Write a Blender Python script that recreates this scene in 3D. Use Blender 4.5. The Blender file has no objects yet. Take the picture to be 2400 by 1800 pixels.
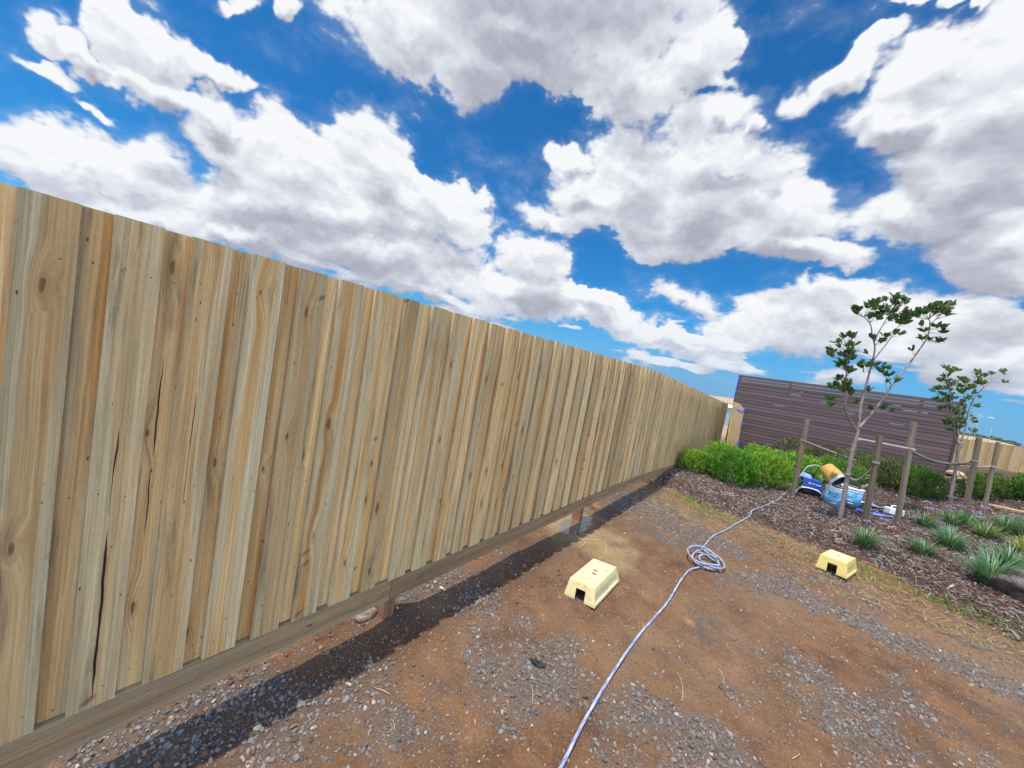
import bpy, bmesh, math, random
import numpy as np
from mathutils import Vector, Matrix, Euler
R = math.radians
random.seed(7)
RNG = np.random.default_rng(11)
SC = bpy.context.scene
COL = SC.collection

# ------------------------------------------------------------------ camera, sky, sun, exposure
cam_d = bpy.data.cameras.new('camera'); cam = bpy.data.objects.new('camera', cam_d); COL.objects.link(cam)
SC.camera = cam
cam_d.sensor_width = 36; cam_d.lens = 832.3/2400*36; cam_d.clip_start = 0.05; cam_d.clip_end = 9000
def cam_matrix(yaw, pitch, roll, loc):
    cy, sy = math.cos(yaw), math.sin(yaw); cp, sp = math.cos(pitch), math.sin(pitch)
    F = Vector((-sy*cp, cy*cp, sp)); Rt = Vector((cy, sy, 0)); U = Rt.cross(F)
    cr, sr = math.cos(roll), math.sin(roll)
    R2 = Rt*cr + U*sr; U2 = -Rt*sr + U*cr
    m = Matrix((R2, U2, -F)).transposed().to_4x4(); m.translation = loc
    return m
cam.matrix_world = cam_matrix(R(38.166), R(-3.904), R(10.266), Vector((1.833, 0, 1.5635)))

SUN_TO = Vector((-0.105, -0.20, 1)).normalized()          # towards the sun: high, behind the fence
sl = bpy.data.lights.new('sun', 'SUN'); sun = bpy.data.objects.new('sun', sl); COL.objects.link(sun)
sl.energy = 3.8; sl.angle = R(0.53); sl.color = (1.0, 0.95, 0.87)
sun.rotation_euler = SUN_TO.to_track_quat('Z', 'Y').to_euler(); sun.location = (0, 0, 30)

SC.view_settings.view_transform = 'Standard'; SC.view_settings.look = 'None'
SC.view_settings.exposure = 0.50; SC.view_settings.gamma = 1.0

CLOUDS = [ # azimuth, elevation, half width, half height, tilt (degrees), body
(-45.9,44.7,19.8,8.1,12,1),(-62.1,36.1,5.4,4.5,-10,1),(-52.3,36.2,5.1,4.4,16,1),(-28.6,37.7,7.5,4.1,-28,1),(-19.7,39.7,4.4,4.3,13,1),
(-45.6,39.8,13.9,4.5,12,1),(10,31,6.1,7.7,1,1),(-2.2,35.6,3.9,1.6,35,1),(9.2,24.6,6,5.9,-12,1),(13.4,18.8,4.2,3.4,-8,1),
(6,22.5,4.6,3,-20,1),(3.8,31.1,4.7,2.7,-25,1),(3.4,34.1,3,3.8,23,1),(5.3,38.8,3.9,0.7,-22,0.62),(-26,28.6,7.7,5.7,3,1),
(-14.9,28.7,7.9,6.4,-2,1),(-32.1,25.6,5.7,4.6,6,1),(-8.6,31.3,1.4,1.6,-7,1),(-15.3,23.4,12.1,4.7,-4,1),(-4.9,23.6,6.5,4,-14,1),
(-2.5,18.8,6.9,2.2,-11,1),(-35.1,29.9,2.8,1.9,7,1),(-37.6,21.7,6.8,2.3,-9,0.62),(-74.1,17.7,8.7,5.5,7,1),(-62.9,22.3,5.7,5.1,0,1),
(-54,20.1,9.4,4.4,-14,1),(-76.2,13.5,9.1,4,11,1),(-65.7,15.1,16.6,4.5,8,1),(-91.8,11.2,7.6,3.2,18,1),(-86.7,12.7,4.3,3.4,7,1),
(-85.9,9.5,8.3,2.2,8,1),(-61.8,11.7,21.9,5.4,0,1),(-77.5,9.2,6.9,2.1,2,1),(-37.5,15.1,6.1,4.7,-9,1),(-40.7,10,14.7,3.9,-4,1),
(-27,9.6,11,2.7,-9,1),(-15.4,7.7,11.3,2.3,-7,1),(-7.4,5.8,3.8,0.9,3,0.62),(-0.1,10.5,11.2,4.4,0,1),(10.1,11.8,7.3,4.1,-6,1),
(14.4,7.5,5.3,3.7,7,1),(-13.2,13.7,8.5,2.3,-8,0.62),(3.5,4.2,4.5,2,10,0.62),(-92.9,19.8,2.1,1.8,-6,0.62),(-91.1,19.7,1.2,1.5,-57,1),
(-86.9,22.1,3.5,2.8,4,1),(-81.7,23.2,5.2,1.2,12,1),(-86.6,19.3,3.8,1.7,8,1),(-81,20,2.9,2.5,-15,1),(-90.9,16.2,1.8,0.6,-15,0.62),
(-93.5,16.9,1.6,0.8,23,0.62),(-80.7,30.8,3,0.8,34,1),(-75.6,33.1,1.2,1.3,14,1),(-12.9,32.9,1.7,0.9,-5,1),(-15.6,36.9,2.8,1,-28,0.62),
]


class NT:
    """small helper that writes shader node graphs"""
    def __init__(s, tree): s.t = tree; s.n = tree.nodes; s.l = tree.links
    def add(s, typ, ins=None, **kw):
        nd = s.n.new(typ)
        for k, v in kw.items(): setattr(nd, k, v)
        for k, v in (ins or {}).items():
            sock = nd.inputs[k]
            if isinstance(v, bpy.types.NodeSocket): s.l.new(v, sock)
            else: sock.default_value = v
        return nd
    def m(s, op, a, b=0.0, c=0.0, clamp=False):
        nd = s.n.new('ShaderNodeMath'); nd.operation = op; nd.use_clamp = clamp
        for i, v in enumerate((a, b, c)):
            if isinstance(v, bpy.types.NodeSocket): s.l.new(v, nd.inputs[i])
            else: nd.inputs[i].default_value = v
        return nd.outputs[0]
    def v(s, op, a, b=(0, 0, 0), sc=None):
        nd = s.n.new('ShaderNodeVectorMath'); nd.operation = op
        for i, v in enumerate((a, b)):
            if isinstance(v, bpy.types.NodeSocket): s.l.new(v, nd.inputs[i])
            else: nd.inputs[i].default_value = v
        if sc is not None:
            if isinstance(sc, bpy.types.NodeSocket): s.l.new(sc, nd.inputs['Scale'])
            else: nd.inputs['Scale'].default_value = sc
        return nd.outputs['Value'] if op in ('LENGTH', 'DOT_PRODUCT', 'DISTANCE') else nd.outputs[0]
    def rng(s, x, a, b, c=0.0, d=1.0, smooth=False):
        nd = s.n.new('ShaderNodeMapRange'); nd.interpolation_type = 'SMOOTHSTEP' if smooth else 'LINEAR'
        s.l.new(x, nd.inputs[0])
        for i, v in enumerate((a, b, c, d)):
            if isinstance(v, bpy.types.NodeSocket): s.l.new(v, nd.inputs[i+1])
            else: nd.inputs[i+1].default_value = v
        return nd.outputs[0]
    def noise(s, vec, scale, detail=3, rough=0.55, dist=0.0, color=False):
        nd = s.add('ShaderNodeTexNoise', {'Vector': vec, 'Scale': scale, 'Detail': detail, 'Roughness': rough, 'Distortion': dist})
        return nd.outputs['Color'] if color else nd.outputs[0]
    def mix(s, f, a, b, mode='MIX'):
        nd = s.n.new('ShaderNodeMix'); nd.data_type = 'RGBA'; nd.blend_type = mode
        for k, v in ((0, f), (6, a), (7, b)):
            if isinstance(v, bpy.types.NodeSocket): s.l.new(v, nd.inputs[k])
            elif k == 0: nd.inputs[0].default_value = v
            else: nd.inputs[k].default_value = (*v, 1) if len(v) == 3 else v
        return nd.outputs[2]
    def ramp(s, f, stops):
        nd = s.n.new('ShaderNodeValToRGB'); s.l.new(f, nd.inputs[0]); r = nd.color_ramp
        while len(r.elements) < len(stops): r.elements.new(0.5)
        for e, (p, c) in zip(r.elements, stops): e.position = p; e.color = (*c, 1) if len(c) == 3 else c
        return nd.outputs[0]

# ---- sky: physical blue plus procedural cumulus laid out by world azimuth and elevation
world = bpy.data.worlds.new('World'); SC.world = world; world.use_nodes = True
wt = world.node_tree; wt.nodes.clear()
def cloud_group(name, fine):
    g = bpy.data.node_groups.new(name, 'ShaderNodeTree')
    for nm in ('Dir', 'Warped'): g.interface.new_socket(nm, in_out='INPUT', socket_type='NodeSocketVector')
    g.interface.new_socket('Density', in_out='OUTPUT', socket_type='NodeSocketFloat')
    k = NT(g); gi = k.n.new('NodeGroupInput'); go = k.n.new('NodeGroupOutput')
    d = gi.outputs[0]; dw = gi.outputs[1]
    cur = None
    for az, el, a, b, rot, body in CLOUDS:
        az, el, rot = R(az), R(el), R(rot)
        c = Vector((math.sin(az)*math.cos(el), math.cos(az)*math.cos(el), math.sin(el)))
        E = Vector((math.cos(az), -math.sin(az), 0)); N = E.cross(c)
        if N.z < 0: N = -N
        e1 = E*math.cos(rot) + N*math.sin(rot); e2 = c.cross(e1)
        mat = Matrix((e1, e2, c)).transposed()
        mp = k.add('ShaderNodeMapping', {'Vector': dw}, vector_type='TEXTURE')
        mp.inputs['Location'].default_value = c
        mp.inputs['Rotation'].default_value = mat.to_euler()
        mp.inputs['Scale'].default_value = (math.tan(R(a))*1.38, math.tan(R(b))*1.38, 0.6)
        gr = k.add('ShaderNodeTexGradient', {'Vector': mp.outputs[0]}, gradient_type='SPHERICAL').outputs[1]
        if body != 1.0: gr = k.m('MULTIPLY', gr, body)
        cur = gr if cur is None else k.m('SMOOTH_MAX', cur, gr, 0.10)
    # everywhere else (behind the camera, overhead) broken cloud of the same sort
    vdir = k.v('DOT_PRODUCT', d, (-0.617, 0.784, 0.0))
    out_ = k.rng(vdir, 0.42, 0.15, 0, 1, True)
    big = k.rng(k.noise(k.v('MULTIPLY', d, (1, 1, 1.8)), 2.4, 2, 0.5), 0.42, 0.66, 0, 0.8)
    cur = k.m('MAXIMUM', cur, k.m('MULTIPLY', big, out_))
    # flat layered cloud low in the sky
    zz = k.add('ShaderNodeSeparateXYZ', {0: d}).outputs[2]
    low = k.m('MULTIPLY', k.rng(k.noise(k.v('MULTIPLY', d, (1, 1, 4.5)), 5.5, 3, 0.55), 0.44, 0.62, 0, 0.62), k.m('MULTIPLY', k.rng(zz, 0.02, 0.07, 0, 1, True), k.rng(zz, 0.15, 0.24, 1, 0, True)))
    cur = k.m('MAXIMUM', cur, low)
    dn = k.v('MULTIPLY', d, (1, 1, 1.7))
    n1 = k.noise(dn, 7.0, 9 if fine else 4, 0.60, 0.15)
    D = k.m('ADD', cur, k.m('MULTIPLY', k.m('SUBTRACT', n1, 0.5), 0.86 if fine else 0.6))
    if fine:     # rounded puffs
        vo = k.add('ShaderNodeTexVoronoi', {'Vector': k.v('ADD', dn, k.v('SCALE', k.v('SUBTRACT', dw, d), sc=0.25)), 'Scale': 13.0, 'Detail': 2.5, 'Roughness': 0.6, 'Lacunarity': 2.3}, feature='F1', normalize=True).outputs['Distance']
        D = k.m('ADD', D, k.m('MULTIPLY', k.m('SUBTRACT', 0.42, vo), 0.60))
    k.l.new(k.m('SUBTRACT', D, 0.30), go.inputs[0])
    return g
CG_FINE, CG_SOFT = cloud_group('cloud_density', True), cloud_group('cloud_density_soft', False)
k = NT(wt)
geo = k.n.new('ShaderNodeTexCoord').outputs['Generated']
dirn = k.v('NORMALIZE', geo)
# wobble the layout so that no outline is an ellipse
w1 = k.v('SCALE', k.v('SUBTRACT', k.noise(dirn, 4.0, 2, 0.5, color=True), (0.5, 0.5, 0.5)), sc=0.16)
w2 = k.v('SCALE', k.v('SUBTRACT', k.noise(dirn, 14.0, 3, 0.6, color=True), (0.5, 0.5, 0.5)), sc=0.085)
warp = k.v('ADD', w1, w2)
def dens(group, off):
    nd = k.n.new('ShaderNodeGroup'); nd.node_tree = group
    v = k.v('ADD', dirn, off)
    k.l.new(v, nd.inputs[0]); k.l.new(k.v('ADD', v, warp), nd.inputs[1]); return nd.outputs[0]
D0 = dens(CG_FINE, (0, 0, 0))
D1 = dens(CG_FINE, (-0.003, -0.005, 0.020))
D2 = dens(CG_SOFT, (-0.014, -0.024, 0.105))
sepw = k.add('ShaderNodeSeparateXYZ', {0: dirn})
el = k.m('MAXIMUM', sepw.outputs[2], 0.0)
skyt = k.add('ShaderNodeTexSky', sky_type='NISHITA', sun_disc=False, sun_elevation=math.asin(SUN_TO.z),
             sun_rotation=math.atan2(SUN_TO.x, SUN_TO.y), air_density=1.0, dust_density=0.0, ozone_density=3.0)
blue = k.v('SCALE', skyt.outputs[0], sc=0.10)
hs = k.mix(1.0, blue, (0.20, 0.85, 1.30), 'MULTIPLY')
hs = k.mix(k.rng(el, 0.0, 0.16, 0.85, 0.0, True), hs, (0.20, 0.40, 0.72))
edge = k.rng(k.noise(dirn, 5.0, 2, 0.5), 0.35, 0.65, 0.07, 0.30)
a0 = k.rng(D0, -0.02, edge, 0, 1, True)
soft = k.noise(dirn, 3.2, 2, 0.5)
a0 = k.m('MAXIMUM', a0, k.m('MULTIPLY', k.rng(D0, -0.20, 0.25, 0, 0.40, True), soft))
occ = k.m('ADD', k.m('MULTIPLY', k.rng(D2, 0.0, 0.60, 0, 1, True), 0.56), k.m('MULTIPLY', k.rng(D0, 0.15, 0.9, 0, 1), 0.16))
puff = k.m('MULTIPLY', k.m('SUBTRACT', D0, D1), 1.5)
lit = k.m('ADD', k.m('SUBTRACT', 0.88, occ), puff, clamp=True)
cloudc = k.ramp(lit, [(0.0, (0.42, 0.43, 0.51)), (0.30, (0.53, 0.55, 0.63)), (0.58, (0.67, 0.70, 0.78)), (0.82, (0.80, 0.825, 0.88)), (1.0, (0.925, 0.94, 0.965))])
hazec = k.mix(k.rng(el, 0.0, 0.20, 0.45, 0.0, True), cloudc, (0.42, 0.58, 0.80))
col = k.mix(a0, hs, hazec)
col = k.mix(k.rng(sepw.outputs[2], 0.0, -0.03, 0, 1), col, (0.10, 0.09, 0.08))
# unseen sky behind the camera boosted, an addition that brightens the fence
vd = k.v('DOT_PRODUCT', dirn, (-0.617, 0.784, 0.0))
bg = k.add('ShaderNodeBackground', {'Color': col, 'Strength': k.rng(vd, 0.30, -0.10, 0.71, 2.15, True)})
k.l.new(bg.outputs[0], k.add('ShaderNodeOutputWorld').inputs[0])
world.cycles.sampling_method = 'MANUAL'; world.cycles.sample_map_resolution = 512

# ------------------------------------------------------------------ helpers
def tag(o, label=None, cat=None, group=None, kind=None):
    if label: o['label'] = label
    if cat: o['category'] = cat
    if group: o['group'] = group
    if kind: o['kind'] = kind
    return o
def link(name, me, mat=None, parent=None):
    o = bpy.data.objects.new(name, me); COL.objects.link(o)
    if mat: me.materials.append(mat)
    if parent: o.parent = parent
    return o
def empty(name, loc=(0, 0, 0), rz=0):
    o = bpy.data.objects.new(name, None); COL.objects.link(o); o.location = loc; o.rotation_euler = (0, 0, rz)
    o.empty_display_size = 0.1
    return o
def arr_mesh(name, V, F, col=None, smooth=False, vec=None):
    """fast mesh from arrays; F is (m,k); col per vertex rgb -> attribute 'tint'; vec per vertex -> attribute 'pc'"""
    V = np.asarray(V, np.float32); F = np.asarray(F, np.int32); m, kk = F.shape
    me = bpy.data.meshes.new(name)
    me.vertices.add(len(V)); me.vertices.foreach_set('co', V.ravel())
    me.loops.add(m*kk); me.loops.foreach_set('vertex_index', F.ravel())
    me.polygons.add(m); me.polygons.foreach_set('loop_start', np.arange(0, m*kk, kk, dtype=np.int32))
    me.polygons.foreach_set('use_smooth', np.full(m, bool(smooth)))
    me.update(calc_edges=True)
    if col is not None:
        c = np.ones((len(V), 4), np.float32); c[:, :3] = col
        me.attributes.new('tint', 'FLOAT_COLOR', 'POINT').data.foreach_set('color', c.ravel())
    if vec is not None:
        me.attributes.new('pc', 'FLOAT_VECTOR', 'POINT').data.foreach_set('vector', np.asarray(vec, np.float32).ravel())
    return me
class MB:
    """collects boxes, tubes, lathes... into one mesh"""
    def __init__(s): s.V = []; s.F = []; s.S = []
    def _add(s, vs, fs, sm=False):
        n = len(s.V); s.V += [tuple(v) for v in vs]; s.F += [tuple(i+n for i in f) for f in fs]; s.S += [sm]*len(fs)
        return s
    def hexa(s, c8): return s._add(c8, [(0, 3, 2, 1), (4, 5, 6, 7), (0, 1, 5, 4), (1, 2, 6, 5), (2, 3, 7, 6), (3, 0, 4, 7)])
    def box(s, a, b):
        (x0, y0, z0), (x1, y1, z1) = a, b
        return s.hexa([(x0, y0, z0), (x1, y0, z0), (x1, y1, z0), (x0, y1, z0), (x0, y0, z1), (x1, y0, z1), (x1, y1, z1), (x0, y1, z1)])
    def tube(s, P, r, n=8, close=False, caps=True):
        P = [Vector(p) for p in P]; m = len(P); rr = r if hasattr(r, '__len__') else [r]*m
        vs = []; prev = None
        for i in range(m):
            t = (P[(i+1) % m if close else min(i+1, m-1)] - P[(i-1) % m if close else max(i-1, 0)]).normalized()
            if prev is None:
                u = t.cross(Vector((0, 0, 1)));
                if u.length < 1e-3: u = t.cross(Vector((1, 0, 0)))
                u.normalize()
            else:
                u = (prev - t*prev.dot(t)).normalized()
            prev = u; w = t.cross(u)
            for j in range(n):
                a = 2*math.pi*j/n; vs.append(P[i] + (u*math.cos(a) + w*math.sin(a))*rr[i])
        fs = []
        for i in range(m if close else m-1):
            for j in range(n):
                a = i*n+j; b = i*n+(j+1) % n; c = ((i+1) % m)*n+(j+1) % n; d = ((i+1) % m)*n+j
                fs.append((a, b, c, d))
        if caps and not close: fs.append(tuple(range(n-1, -1, -1))); fs.append(tuple((m-1)*n+j for j in range(n)))
        return s._add(vs, fs, True)
    def lathe(s, prof, n=32, cap0=False, cap1=False):
        vs = []; m = len(prof)
        for r, z in prof:
            for j in range(n): a = 2*math.pi*j/n; vs.append((r*math.cos(a), r*math.sin(a), z))
        fs = [(i*n+j, i*n+(j+1) % n, (i+1)*n+(j+1) % n, (i+1)*n+j) for i in range(m-1) for j in range(n)]
        if cap0: fs.append(tuple(range(n-1, -1, -1)))
        if cap1: fs.append(tuple((m-1)*n+j for j in range(n)))
        return s._add(vs, fs, True)
    def build(s, name, mat=None, parent=None, M=None, bevel=0, seg=2, sub=0, solid=0):
        me = bpy.data.meshes.new(name)
        V = [tuple(M @ Vector(v)) for v in s.V] if M is not None else s.V
        me.from_pydata(V, [], s.F); me.polygons.foreach_set('use_smooth', s.S); me.update()
        o = link(name, me, mat, parent)
        if solid: q = o.modifiers.new('solid', 'SOLIDIFY'); q.thickness = solid; q.offset = -1
        if bevel: q = o.modifiers.new('bevel', 'BEVEL'); q.width = bevel; q.segments = seg; q.limit_method = 'ANGLE'; q.angle_limit = R(35)
        if sub: q = o.modifiers.new('sub', 'SUBSURF'); q.levels = sub; q.render_levels = sub
        return o
def smooth_path(P, k=6):
    P = [Vector(p) for p in P]; out = []
    for i in range(len(P)-1):
        p0, p1, p2, p3 = P[max(i-1, 0)], P[i], P[i+1], P[min(i+2, len(P)-1)]
        for j in range(k):
            t = j/k
            out.append(0.5*((2*p1) + (p2-p0)*t + (2*p0-5*p1+4*p2-p3)*t*t + (3*p1-p0-3*p2+p3)*t**3))
    out.append(P[-1]); return out

# ---- materials
def new_mat(name):
    m = bpy.data.materials.new(name); m.use_nodes = True; m.node_tree.nodes.clear(); k = NT(m.node_tree)
    b = k.n.new('ShaderNodeBsdfPrincipled'); o = k.n.new('ShaderNodeOutputMaterial'); k.l.new(b.outputs[0], o.inputs[0])
    return m, k, b
def put(k, b, **kw):
    for key, v in kw.items():
        s = b.inputs[key.replace('_', ' ')]
        if isinstance(v, bpy.types.NodeSocket): k.l.new(v, s)
        elif key == 'Base_Color': s.default_value = (*v, 1)
        else: s.default_value = v
def bump(k, b, h, strength=0.4, dist=0.01):
    nd = k.add('ShaderNodeBump', {'Height': h, 'Strength': strength, 'Distance': dist}); k.l.new(nd.outputs[0], b.inputs['Normal'])
def plain(name, col, rough=0.6, var=0.12, scale=14, metal=0.0, bumpy=0.0, spec=0.5, dirt=None):
    m, k, b = new_mat(name)
    co = k.n.new('ShaderNodeTexCoord').outputs['Object']
    n = k.noise(co, scale, 5, 0.6)
    c = k.mix(k.rng(n, 0.3, 0.7), tuple(x*(1-var) for x in col), tuple(min(x*(1+var), 1) for x in col))
    if dirt:
        c = k.mix(k.rng(k.noise(co, scale*1.9, 6, 0.65), 0.50, 0.64, 0, 0.8), c, dirt)
    put(k, b, Base_Color=c, Roughness=rough, Metallic=metal, Specular_IOR_Level=spec)
    if bumpy: bump(k, b, k.noise(co, scale*4, 5, 0.6), bumpy, 0.01)
    return m
def tinted(name, rough=0.8, transl=0.0, spec=0.3, mult=(1, 1, 1), nscale=0, bumpy=0.0):
    m, k, b = new_mat(name)
    a = k.n.new('ShaderNodeAttribute'); a.attribute_name = 'tint'; c = a.outputs[0]
    if mult != (1, 1, 1): c = k.mix(1.0, c, mult, 'MULTIPLY')
    if nscale:
        co = k.n.new('ShaderNodeTexCoord').outputs['Object']; nn = k.noise(co, nscale, 4, 0.6)
        c = k.mix(1.0, c, k.ramp(nn, [(0.3, (0.7, 0.7, 0.7)), (0.7, (1.25, 1.25, 1.25))]), 'MULTIPLY')
        if bumpy: bump(k, b, nn, bumpy, 0.004)
    put(k, b, Base_Color=c, Roughness=rough, Specular_IOR_Level=spec)
    if transl:
        t = k.add('ShaderNodeBsdfTranslucent', {'Color': k.mix(1.0, c, (1.3, 1.5, 0.5), 'MULTIPLY')})
        mx = k.add('ShaderNodeMixShader', {0: transl, 1: b.outputs[0], 2: t.outputs[0]})
        k.l.new(mx.outputs[0], k.n['Material Output'].inputs[0])
    return m

# ------------------------------------------------------------------ ground
def sst(a, b, x):
    t = np.clip((x-a)/(b-a), 0, 1); return t*t*(3-2*t)
EX = np.array([-400, -1, 0, 1, 1.9, 2.6, 3.25, 3.5, 4.0, 5, 8, 400]); EY = np.array([7.8, 7.8, 7.5, 6.9, 6.85, 6.9, 6.75, 6.45, 6.0, 5.0, 2.5, 2.5])
def bed_s(x, y): return np.asarray(y, float) - np.interp(x, EX, EY)
def gz0(x, y):
    x = np.asarray(x, float); y = np.asarray(y, float); s = bed_s(x, y)
    kk = (.012+.021*np.clip(x, 0, 6))*sst(-1.2, 0.2, x)
    m = .10*sst(-.05, .5, s)*sst(-1.2, 0, x)+kk*np.clip(s, 0, 9)
    far = sst(16, 30, np.hypot(x, y))
    return -.3+m*(1-far)-far*.5
def vnoise(x, y, seed=0):
    """smooth value noise"""
    xi = np.floor(x).astype(np.int64); yi = np.floor(y).astype(np.int64); fx = x-xi; fy = y-yi
    fx = fx*fx*(3-2*fx); fy = fy*fy*(3-2*fy)
    def h(a, b):
        n = (a*374761393 + b*668265263 + seed*1442695) & 0x7fffffff; n = ((n ^ (n >> 13))*1274126177) & 0x7fffffff
        return ((n ^ (n >> 16)) & 0xffff)/65535.0
    return (h(xi, yi)*(1-fx)+h(xi+1, yi)*fx)*(1-fy)+(h(xi, yi+1)*(1-fx)+h(xi+1, yi+1)*fx)*fy
def fbm(x, y, o=4, seed=0):
    x = np.asarray(x, float); y = np.asarray(y, float)
    t = 0; a = 1; w = 0
    for i in range(o): t = t+a*vnoise(x*2**i, y*2**i, seed+i*7); w += a; a *= .55
    return t/w
GRAVEL = [(0.03,0.33,0.28,0.25,1.2),(-0.02,0.61,0.22,0.3,0.9),(0.26,0.93,0.22,0.3,0.9),(-0.13,1.70,0.13,0.35,1.3),(-0.14,2.07,0.12,0.4,1.3),(0.14,2.07,0.18,0.25,0.9),(0.65,1.70,0.25,0.18,0.8),(0.96,1.96,0.25,0.2,0.8),(1.21,2.11,0.25,0.2,1),(1.52,2.20,0.3,0.2,1.2),(1.79,2.29,0.3,0.2,1.2),(1.96,2.31,0.3,0.25,1),(1.03,1.59,0.2,0.15,0.8),(0.68,1.09,0.3,0.2,0.7),(1.95,4.63,0.5,0.35,0.8),(2.36,4.84,0.5,0.3,1),(2.82,4.74,0.5,0.25,1.1),(3.27,4.89,0.45,0.25,1.1),(3.58,4.86,0.4,0.25,0.9),(0.37,5.82,0.6,0.6,1),(1.04,5.28,0.6,0.5,1),(1.47,5.33,0.4,0.4,0.9),(1.00,2.70,0.25,0.25,0.4),(1.93,3.29,0.35,0.3,0.55),(2.46,3.51,0.5,0.3,0.5),(2.72,3.30,0.5,0.3,0.6),(3.07,3.61,0.4,0.3,0.5),(2.26,2.80,0.4,0.25,0.5),(-0.28,0.31,0.15,0.3,0.5),(2.22,4.87,0.4,0.3,0.8),(0.38,0.68,0.3,0.2,0.8),(1.39,1.78,0.2,0.15,0.9),(-0.03,0.16,0.2,0.2,1),]

def gravel_w(x, y):
    w = np.zeros(np.broadcast(x, y).shape)
    for cx, cy, rx, ry, wt in GRAVEL: w = w+wt*np.exp(-(((x-cx)/rx)**2+((y-cy)/ry)**2)*1.1)
    n = fbm(x*3.2, y*3.2, 4, 5)
    return np.clip((w*0.66+(n-.5)*2.1-.26)*1.7, 0, 1)*(1-sst(-.15, .25, bed_s(x, y)))
MUD = [(0.36, 3.95, .48, .6), (0.66, 3.75, .38, .5), (-.1, 4.2, .5, .8)]
def mud_w(x, y):
    w = np.zeros(np.broadcast(x, y).shape)
    for cx, cy, rx, ry in MUD: w = np.maximum(w, np.exp(-(((x-cx)/rx)**2+((y-cy)/ry)**2)*1.2))
    return np.clip((w-.38+(fbm(x*5, y*5, 4, 9)-.5)*.9)*1.7, 0, 1)
def gz(x, y):
    x = np.asarray(x, float); y = np.asarray(y, float)
    near = np.exp(-np.hypot(x-1.5, y-3)/14)
    soil = (fbm(x*1.7, y*1.7, 4, 1)-.5)*.05+(fbm(x*9, y*9, 3, 2)-.5)*.030
    bed = sst(0, .4, bed_s(x, y))
    soil = soil+bed*(fbm(x*6, y*6, 4, 3)-.5)*.06
    # scour under the fence, shallow puddle
    hollow = -.03*np.exp(-((x-.1)/.3)**2)-.015*mud_w(x, y)-.045*np.exp(-((x+.05)/.24)**2-((y-4.15)/.36)**2)
    return gz0(x, y)+near*(soil*1.0+hollow)+gravel_w(x, y)*.010*near
def axis(lo, a, b, hi, step, grow=1.22):
    c = list(np.arange(a, b+1e-6, step)); s = step; v = b
    while v < hi: s *= grow; v += s; c.append(v)
    s = step; v = a
    while v > lo: s *= grow; v -= s; c.insert(0, v)
    return np.array(c)
gx = axis(-4000, -.8, 5.6, 4000, .03); gy = axis(-60, .2, 9.5, 4000, .03)
XX, YY = np.meshgrid(gx, gy, indexing='ij'); nx, ny = XX.shape
GV = np.stack([XX, YY, gz(XX, YY)], -1).reshape(-1, 3)
ii = (np.arange(nx-1)[:, None]*ny+np.arange(ny-1)[None, :]).ravel()
GF = np.stack([ii, ii+ny, ii+ny+1, ii+1], -1)
zone = np.stack([gravel_w(XX, YY), sst(-.02, .10, bed_s(XX, YY)+(fbm(XX*6, YY*6, 3, 4)-.5)*.25)*sst(-.6, -.1, XX)*(1-sst(14, 16, YY)), mud_w(XX, YY)], -1).reshape(-1, 3)
gmat, k, b = new_mat('soil')
at = k.n.new('ShaderNodeAttribute'); at.attribute_name = 'tint'
zs = k.add('ShaderNodeSeparateColor', {0: at.outputs[0]})
co = k.n.new('ShaderNodeTexCoord').outputs['Object']
nbig = k.noise(co, 0.9, 5, 0.6); nmid = k.noise(co, 5.5, 6, 0.62); nfine = k.noise(co, 70, 6, 0.7); nmicro = k.noise(co, 260, 3, 0.6)
soil = k.mix(k.rng(nmid, 0.32, 0.68), (0.090, 0.043, 0.020), (0.19, 0.098, 0.044))
soil = k.mix(k.rng(nbig, 0.42, 0.66, 0, 0.75), soil, (0.205, 0.125, 0.068))
soil = k.mix(k.rng(k.noise(co, 2.3, 5, 0.6), 0.56, 0.70, 0, 0.85), soil, (0.085, 0.062, 0.050))
soil = k.mix(k.rng(k.noise(co, 3.7, 4, 0.6), 0.64, 0.74, 0, 0.7), soil, (0.34, 0.165, 0.065))
soil = k.mix(k.m('MULTIPLY', zs.outputs[0], 0.7), soil, (0.120, 0.092, 0.072))
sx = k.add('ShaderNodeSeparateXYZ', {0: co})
fence_shade = k.m('MULTIPLY', k.rng(k.m('ABSOLUTE', k.m('SUBTRACT', sx.outputs[0], 0.12)), 0.10, 0.30, 1, 0, True), k.rng(nmid, 0.35, 0.55))  # shade painted in: soil darkened to deepen the fence's shadow strip
soil = k.mix(k.m('MULTIPLY', fence_shade, 0.6), soil, (0.050, 0.032, 0.022))
soil = k.mix(k.m('MULTIPLY', zs.outputs[1], 0.95), soil, (0.060, 0.036, 0.026))
soil = k.mix(k.m('MULTIPLY', zs.outputs[2], 0.9), soil, k.mix(nmid, (0.20, 0.145, 0.070), (0.31, 0.225, 0.115)))
vo = k.add('ShaderNodeTexVoronoi', {'Vector': co, 'Scale': 115.0, 'Randomness': 1.0})
grit = k.rng(vo.outputs['Distance'], 0.18, 0.30, 1, 0)
gsel = k.add('ShaderNodeSeparateColor', {0: vo.outputs['Color']})
keep = k.m('MULTIPLY', grit, k.rng(gsel.outputs[0], 0.62, 0.66))
keep = k.m('MULTIPLY', keep, k.m('SUBTRACT', 1.0, zs.outputs[2]))
soil = k.mix(k.m('MULTIPLY', keep, 0.85), soil, k.ramp(gsel.outputs[1], [(0.0, (0.11, 0.10, 0.10)), (0.6, (0.20, 0.16, 0.13)), (0.85, (0.36, 0.27, 0.2)), (1.0, (0.55, 0.48, 0.4))]))
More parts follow.
